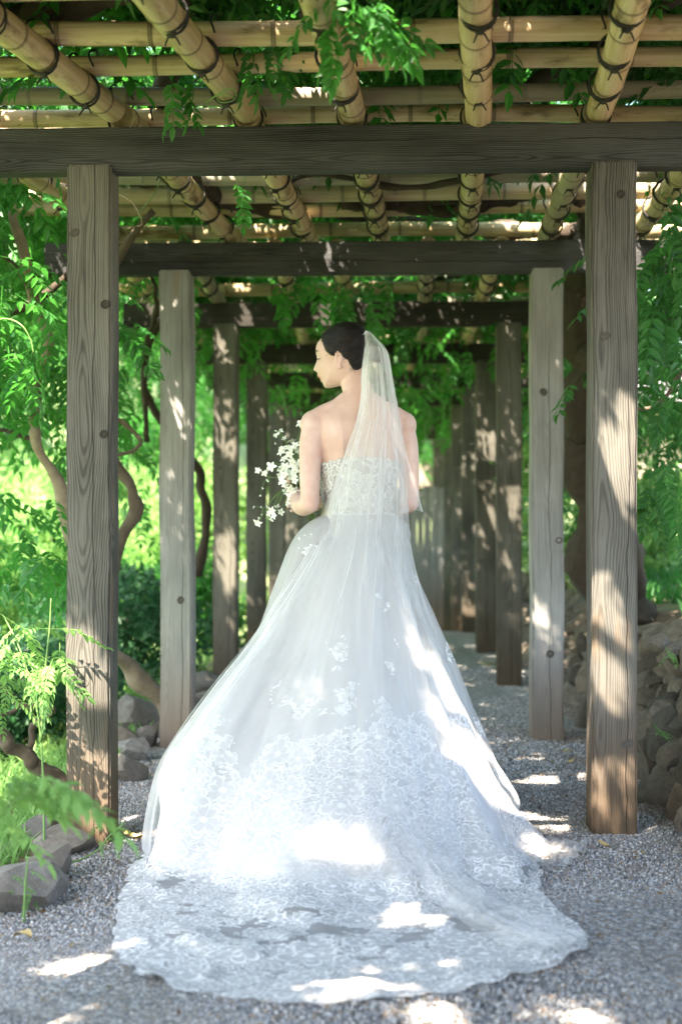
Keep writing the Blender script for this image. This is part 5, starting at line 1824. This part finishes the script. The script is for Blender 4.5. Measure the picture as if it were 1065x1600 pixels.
# ------------------------------------------------------------------ shrubs, saplings, ground cover
def shrub(name, label, x, y, rx, ry, h, n, m, tmpl, s, seed, group=None, cat_='shrub'):
    g = np.random.default_rng(seed)
    z0 = float(ground_z(x, y))
    o = thing(name, label, cat_, (x, y, z0), 0, group)
    # leaves on an uneven shell of lobes, gaps between
    lob = g.normal(size=(9, 3)) * np.array([rx, ry, h * .5]) * .45 + np.array([0, 0, h * .55])
    which = g.integers(0, 9, n)
    d = g.normal(size=(n, 3)); d /= np.linalg.norm(d, axis=1)[:, None]
    pos = lob[which] + d * (g.uniform(.55, 1.0, n) ** .5)[:, None] * np.array([rx * .55, ry * .55, h * .38])
    pos = pos[pos[:, 2] > .02]
    n = len(pos)
    me = leaf_soup('crown', tmpl, pos, euler_m(g.uniform(0, 6.28, n), g.uniform(-.6, .6, n), g.normal(0, .5, n)), g.uniform(s * .75, s * 1.25, n), g.beta(1.5, 1.5, n), m, seed)
    link('crown', me, o)
    for k in range(4):
        e = lob[k]
        V, F = tube_arrays(spline([(g.normal() * .04, g.normal() * .04, -.05), e * .45 + g.normal(size=3) * .05, e], 10), np.linspace(.022, .008, 10) * (1 + h), 7)
        link('branch', mesh('branch', V, F, M['bark']), o)
    return o


shrub('shrub', 'dark bluish green shrub low behind the front left post', -1.95, 7.6, .62, .6, .52, 900, M['leaf_blue'], TUFT, 1.0, 301)
shrub('shrub', 'dark rounded shrub at the left edge behind the crooked twig', -2.35, 6.9, .55, .5, .42, 800, M['leaf_blue'], TUFT, 1.0, 302)
shrub('shrub', 'small green bush between the first and second left posts', -1.75, 9.4, .5, .6, .6, 700, M['leaf_blue'], TUFT, 1.1, 303)
shrub('shrub', 'low bush beside the third left post', -1.62, 11.4, .42, .6, .8, 600, M['leaf'], TUFT, 1.2, 304)
lights = [(-3.4, 9.6, .8, .7, 1.0), (-3.0, 12.2, .9, .8, 1.1), (-4.6, 12.5, 1.1, 1.0, 1.5), (-2.6, 15.0, .9, .8, 1.3), (-5.5, 16.5, 1.6, 1.2, 1.9), (-3.8, 19.0, 1.5, 1.3, 2.0)]
names_ = ['pale sunlit bush nearest the path among the lawn bushes', 'pale sunlit bush behind the second left post', 'broad yellow green bush on the lawn at the left', 'pale bush beyond the third left post', 'large sunlit bush far up the left lawn', 'farthest large pale bush by the end of the left posts']
for i, (x, y, rx, ry, h) in enumerate(lights):
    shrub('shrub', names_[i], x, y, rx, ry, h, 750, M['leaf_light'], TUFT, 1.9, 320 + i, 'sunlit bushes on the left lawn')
shrub('shrub', 'small bright plant on the bank at the right edge', 1.75, 6.9, .25, .25, .30, 160, M['leaf_light'], TUFT, 1.0, 331)
shrub('shrub', 'pale green bush on the bank behind the second right post', 1.75, 10.5, .6, .6, .7, 500, M['leaf_light'], TUFT, 1.5, 332)
shrub('shrub', 'green bush at the far end of the path', .75, 17.5, .6, .6, .9, 500, M['leaf'], TUFT, 1.6, 333)


def tree(label, x, y, h, r, m, seed, n=2300):
    g = np.random.default_rng(seed)
    z0 = float(ground_z(x, y))
    o = thing('tree', label, 'tree', (x, y, z0), 0, 'trees around the garden')
    V, F = tube_arrays(spline([(0, 0, -.3), (g.normal() * .1, 0, h * .3), (g.normal() * .2, g.normal() * .2, h * .62)], 12), np.linspace(h * .035, h * .014, 12), 10)
    link('trunk', mesh('trunk', V, F, M['bark_dark']), o)
    lob = g.normal(size=(14, 3)) * np.array([r * .5, r * .5, h * .17]) + np.array([0, 0, h * .62])
    for k in range(6):
        V, F = tube_arrays(spline([(0, 0, h * .3 + .04 * k * h), lob[k] * np.array([.5, .5, .85]), lob[k]], 9), np.linspace(h * .014, h * .004, 9), 7)
        link('limb', mesh('limb', V, F, M['bark_dark']), o)
    d = g.normal(size=(n, 3)); d /= np.linalg.norm(d, axis=1)[:, None]
    pos = lob[g.integers(0, 14, n)] + d * (g.uniform(.4, 1.0, n) ** .5)[:, None] * np.array([r * .42, r * .42, h * .14])
    link('crown', leaf_soup('crown', TUFT_BIG, pos, euler_m(g.uniform(0, 6.28, n), g.uniform(-.5, .8, n), g.normal(0, .5, n)), g.uniform(.8, 1.4, n) * (r / 2.6) ** .5, g.beta(1.5, 1.5, n), m, seed), o)
    return o


for i, (lab, x, y, h, r, m) in enumerate([('dark tree behind the far end of the pergola', .4, 27, 6.5, 3.0, 'leaf_dark'), ('leafy tree rising left of the pergola far end', -3.8, 25, 6.5, 2.8, 'leaf_light'), ('pale tree at the top of the sunlit left lawn', -8.5, 27, 7, 3.2, 'leaf_light'),
                                          ('pale tree at the left edge beyond the wisteria', -6.0, 17.5, 5.2, 2.2, 'leaf_light'), ('dark tree on the right bank beyond the wall', 4.2, 13.5, 5.5, 2.4, 'leaf_dark'), ('tall dark tree right of the far roof', 6.8, 22, 7, 3.0, 'leaf_dark'),
                                          ('tree behind the grey roof on the right', 3.2, 33, 8, 3.5, 'leaf'), ('large tree far behind the lawn on the left', -14, 36, 10, 4.5, 'leaf_light'), ('bushy tree directly behind the left row of posts', -2.6, 33, 8, 3.4, 'leaf'), ('big tree far right on the hill', 13, 34, 10, 4.5, 'leaf')]):
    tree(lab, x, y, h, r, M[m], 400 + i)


def plant(name, label, base, stems, leaves, me, cat_='plant', sm='stem'):
    o = thing(name, label, cat_, base)
    for k, s in enumerate(stems):
        stem_part(o, base, [tuple(p) for p in s], .0042, .0018, M[sm], 20, 'stem', 6)
    leaf_objects(o, *leaves, me, base, len(leaves[0]))
    return o


b5 = Vector((-.98, 2.85, -.04))
sp_ = cat(spray(-30, 1180, 30, 1270, 2.7, 3.1, 6, g, (.65, .9), (-.2, .35), (-.8, .8)), spray(40, 1200, 85, 1225, 2.8, 3.0, 3, g, (.65, .85), (.0, .4), (-.5, .5)), spray(-30, 1240, 10, 1290, 2.9, 3.1, 2, g, (.5, .7), (0, .4)))
plant('sapling', 'blurred pale green leaf spray in front of the front left post', b5, [[b5, W(-60, 1400, 2.85), W(-20, 1300, 2.85), W(40, 1240, 2.85), W(110, 1232, 2.85)], [b5, W(-60, 1420, 2.9), W(0, 1330, 2.9), W(50, 1300, 2.9)]], sp_, leaf_meshes(NEAR, M['leaf_light'], (.4, .8)))
b6 = Vector(W(70, 1330, 4.45)); b6.z = -.06
sp_ = cat(spray(0, 960, 95, 1060, 4.4, 4.75, 26, g, (.75, 1.05), (-.1, .7)), spray(40, 1010, 100, 1060, 4.4, 4.6, 8, g, (.7, .9), (0, .8)), spray(-20, 1030, 40, 1100, 4.5, 4.8, 8, g, (.7, .9), (0, .8)))
plant('climber', 'thin upright climbing stem with fine divided leaves left of the front left post', b6, [[b6, W(68, 1230, 4.5), W(64, 1150, 4.5), W(52, 1080, 4.5), W(30, 1010, 4.55), W(5, 960, 4.6)], [W(64, 1160, 4.5), W(72, 1040, 4.5), W(78, 980, 4.5), W(80, 935, 4.5)], [W(50, 1120, 4.5), W(45, 1060, 4.55), W(20, 1000, 4.6)]], sp_, FERN_ME)
b7 = Vector(W(38, 1415, 3.75)); b7.z = -.04
sp_ = spray(15, 1350, 50, 1400, 3.7, 3.85, 5, g, (.35, .5), (-.2, .8))
plant('weed', 'small weed growing between the rocks at the lower left', b7, [[b7, W(40, 1385, 3.75), W(44, 1340, 3.75)]], sp_, FERN_ME, 'weed')
b8 = Vector(W(165, 1345, 4.3)); b8.z = 0
plant('creeper', 'trailing shoot with small round leaves at the foot of the front left post', b8, [[W(40, 1340, 4.3), W(110, 1347, 4.3), W(150, 1330, 4.3), W(172, 1305, 4.3), W(195, 1285, 4.3)]],
      spray(150, 1290, 190, 1325, 4.25, 4.35, 5, g, (.3, .42), (-.2, .6)), FERN_ME, 'creeper')
b9 = Vector((1.06, 4.75, .38))
for i, (px, py, Y, lab) in enumerate([(1027, 1128, 4.9, 'tiny fern in a joint of the stone wall at mid height'), (1045, 1010, 5.2, 'small leafy weed on the top stones of the wall'), (1060, 1365, 4.2, 'green weed at the foot of the wall in the right corner')]):
    p = Vector(W(px, py, Y)); p.z -= .03
    plant('weed', lab, p, [[p, p + Vector((-.02, -.02, .03))]], [np.array([tuple(p)] * 4) + g.normal(size=(4, 3)) * .012, euler_m(g.uniform(0, 6.28, 4), g.uniform(-.4, .4, 4), g.normal(0, .3, 4)), g.uniform(.28, .42, 4), g.uniform(.4, 1, 4)], FERN_ME, 'weed')


def grass(name, n, lo, hi, hgt, m, seed, cond=None):
    g = np.random.default_rng(seed)
    p = g.uniform(lo, hi, (n, 2))
    if cond is not None: p = p[cond(p)]
    n = len(p)
    z = ground_z(p[:, 0], p[:, 1]) - .01
    a = g.uniform(0, 6.28, n); h = hgt * g.uniform(.4, 1.2, n); w = .0035 + .0045 * g.uniform(size=n)
    d = np.stack([np.cos(a), np.sin(a)], -1); q = np.stack([-d[:, 1], d[:, 0]], -1)
    b = np.concatenate([p, z[:, None]], 1)
    V = np.zeros((n, 5, 3))
    for k, (t, ww) in enumerate([(0, -1), (0, 1), (.6, -.8), (.6, .8), (1, 0)]):
        V[:, k] = b
        V[:, k, :2] += q * (ww * w)[:, None] + d * (h * .55 * t * t)[:, None]
        V[:, k, 2] += h * t * (1 - .25 * t)
    F = np.array([(0, 1, 3), (0, 3, 2), (2, 3, 4)])
    F = (F[None] + (np.arange(n) * 5)[:, None, None]).reshape(-1, 3)
    me = mesh(name, V.reshape(-1, 3), [F], m, False, attrs={'tint': np.repeat(g.uniform(0, 1, n), 5)})
    return link(name, me, kind='stuff')


grass('grass', 26000, (-3.6, 3.2), (-1.16, 9.5), .13, M['leaf_light'], 501)
grass('grass', 9000, (1.42, 6.3), (3.2, 13), .16, M['leaf'], 502, lambda p: (np.sin(p[:, 0] * 5 + p[:, 1] * 3) > -.2))
grass('grass', 16000, (-9, 9.5), (-1.3, 20), .18, M['leaf_light'], 503)

# small litter on the gravel
q_ = np.random.default_rng(606)
n_ = 420
lp = np.stack([q_.uniform(-1.05, 1.0, n_), q_.uniform(2.7, 9.0, n_)], -1)
lp = np.concatenate([lp, np.stack([q_.normal(.72, .16, 160), q_.uniform(3.2, 7.5, 160)], -1), np.stack([q_.normal(-.95, .12, 130), q_.uniform(3.2, 8.0, 130)], -1)])
lp = lp[np.abs(lp[:, 0]) < 1.05]
lp = lp[[SKB.ray_cast(Vector((x, y, 2.0)), Vector((0, 0, -1)))[0] is None for x, y in lp]]
lz = ground_z(np.clip(lp[:, 0], -1, 1), lp[:, 1]) + .013
n_ = len(lp)
M['litter'] = leaf_mat('dry_litter', (.10, .055, .025), (.34, .25, .11), (.2, .14, .05), .15, .7)
bit = (np.array([(-.5, 0, 0), (0, -.22, .08), (0, .22, .12), (.5, 0, .05)]), np.array([(0, 1, 3), (0, 3, 2)]))
link('litter', leaf_soup('litter', [bit], np.concatenate([lp, lz[:, None]], 1), euler_m(q_.uniform(0, 6.28, n_), q_.normal(0, .25, n_), q_.normal(0, .3, n_)), q_.uniform(.008, .026, n_), q_.uniform(0, 1, n_), M['litter'], 9), kind='stuff')

# fallen leaves on the gravel
M['dry_leaf'] = plain_mat('dry_leaf', (.42, .30, .12), .7, .3, 40)
fl = []
for k in range(3):
    q = np.random.default_rng(k)
    u = np.linspace(0, 1, 6)
    wd = np.sin(u * np.pi) ** .8 * .28
    V = np.array([(a - .5, s * w, .10 * s * s + .12 * math.sin(a * 4 + k)) for a, w in zip(u, wd) for s in (-1, 0, 1)])
    fl.append(mesh('fallen_leaf', V, grid_faces(6, 3), M['dry_leaf']))
for i, (px, py, s, lab) in enumerate([(886, 1181, .05, 'yellowish fallen leaf on the gravel before the second right post'), (891, 1197, .04, 'tan fallen leaf just in front of the yellowish one'), (943, 1328, .05, 'dry leaf at the foot of the front right post'), (1005, 1342, .045, 'yellow leaf on the gravel near the stone wall'), (1031, 1407, .04, 'orange brown leaf lying at the lower right'),
                                      (914, 1288, .035, 'small pale leaf left of the front right post foot'), (36, 1448, .07, 'pale curled leaf by the corner rock'), (93, 1370, .05, 'tan leaf by the pale flat rock'), (205, 1296, .09, 'long dry husk beside the left edge of the gown'), (700, 1172, .03, 'small leaf on the gravel under trees')][:9]):
    p = G(px, py, .0)
    o = thing('fallen_leaf', lab, 'leaf', (p.x, p.y, float(ground_z(np.clip(p.x, -1, 1), p.y)) + .018), random.uniform(0, 6.28), 'fallen leaves on the gravel', fl[i % 3])
    o.scale = (s, s * .9, s)

# tendrils that hang from the roof
TD = thing('tendril', 'curled pale green tendril wound round the bamboo above the front beam', 'tendril', W(345, 155, 4.3))
stem_part(TD, TD.location, Wp([(322, 160, 4.32), (340, 148, 4.28), (360, 138, 4.26), (370, 148, 4.26), (362, 158, 4.25), (345, 160, 4.25), (340, 152, 4.27), (356, 146, 4.25), (366, 154, 4.25)]), .0026, .0014, M['stem'], 50, 'stem', 6)
TD = thing('tendril', 'thin looping tendril under the front beam beside the left post', 'tendril', W(220, 320, 5.2))
stem_part(TD, TD.location, Wp([(178, 300, 5.3), (205, 315, 5.25), (218, 335, 5.2), (222, 350, 5.2), (214, 354, 5.2)]), .003, .002, M['bark_pale'], 24, 'stem', 6)
stem_part(TD, TD.location, Wp([(218, 332, 5.2), (240, 305, 5.25), (252, 280, 5.3)]), .0022, .0016, M['stem'], 14, 'stem', 6)
TD = thing('tendril', 'arching pale shoot at the left edge of the photo', 'tendril', W(0, 500, 5.3))
stem_part(TD, TD.location, Wp([(-20, 505, 5.4), (10, 498, 5.35), (34, 508, 5.3), (48, 530, 5.3), (53, 552, 5.3)]), .0036, .002, M['stem'], 24, 'stem', 6)

# ------------------------------------------------------------------ what closes the view
M['roof'] = plain_mat('slate_roof', (.40, .37, .42), .7, .15, 6, .2)
M['wall_paint'] = plain_mat('house_wall', (.24, .20, .17), .9, .15, 3)
hz = float(ground_z(3.5, 26))
HS = thing('house', 'low house with a pale grey roof seen through the trees at the right', 'house', (4.2, 26, hz))
bm = bmesh.new(); bmesh.ops.create_cube(bm, size=1)
for v in bm.verts: v.co = Vector((v.co.x * 9.4, v.co.y * 3.6, (v.co.z + .5) * 1.5))
link('wall', bm_mesh(bm, 'wall', M['wall_paint']), HS)
V = [(-5.2, -2.3, 1.42), (5.2, -2.3, 1.42), (5.2, 0, 2.15), (-5.2, 0, 2.15), (5.2, 2.3, 1.42), (-5.2, 2.3, 1.42)]
V2 = [(x, y, z - .12) for x, y, z in V]
F4 = np.array([(0, 1, 2, 3), (3, 2, 4, 5), (9, 8, 7, 6), (11, 10, 8, 9), (0, 6, 7, 1), (5, 4, 10, 11), (0, 3, 9, 6), (3, 5, 11, 9), (1, 7, 8, 2), (2, 8, 10, 4)])
link('roof', mesh('roof', np.array(V + V2), F4, M['roof'], False), HS)
# board gate at the end of the path
fy = 13.4
FN = thing('wooden_gate', 'short grey board gate standing at the far end of the path', 'gate', (W(640, 900, fy).x, fy, float(ground_z(.3, fy))))
FN.location.z = float(ground_z(.3, fy))
x = 0.0
gz = 1.28 - FN.location.z
for k in range(5):
    w = random.uniform(.055, .07)
    link('board', bm_mesh(bevel_box(w, .025, gz + random.uniform(-.02, .02), .003, 1), 'board', M['post_pale']), FN, (x + w / 2, 0, 0))
    x += w + .003
for z in (.25, gz - .25):
    o = link('rail', bm_mesh(bevel_box(.07, .03, x, .003, 1), 'rail', M['post']), FN, (0, .03, z), (0, R(90), 0))
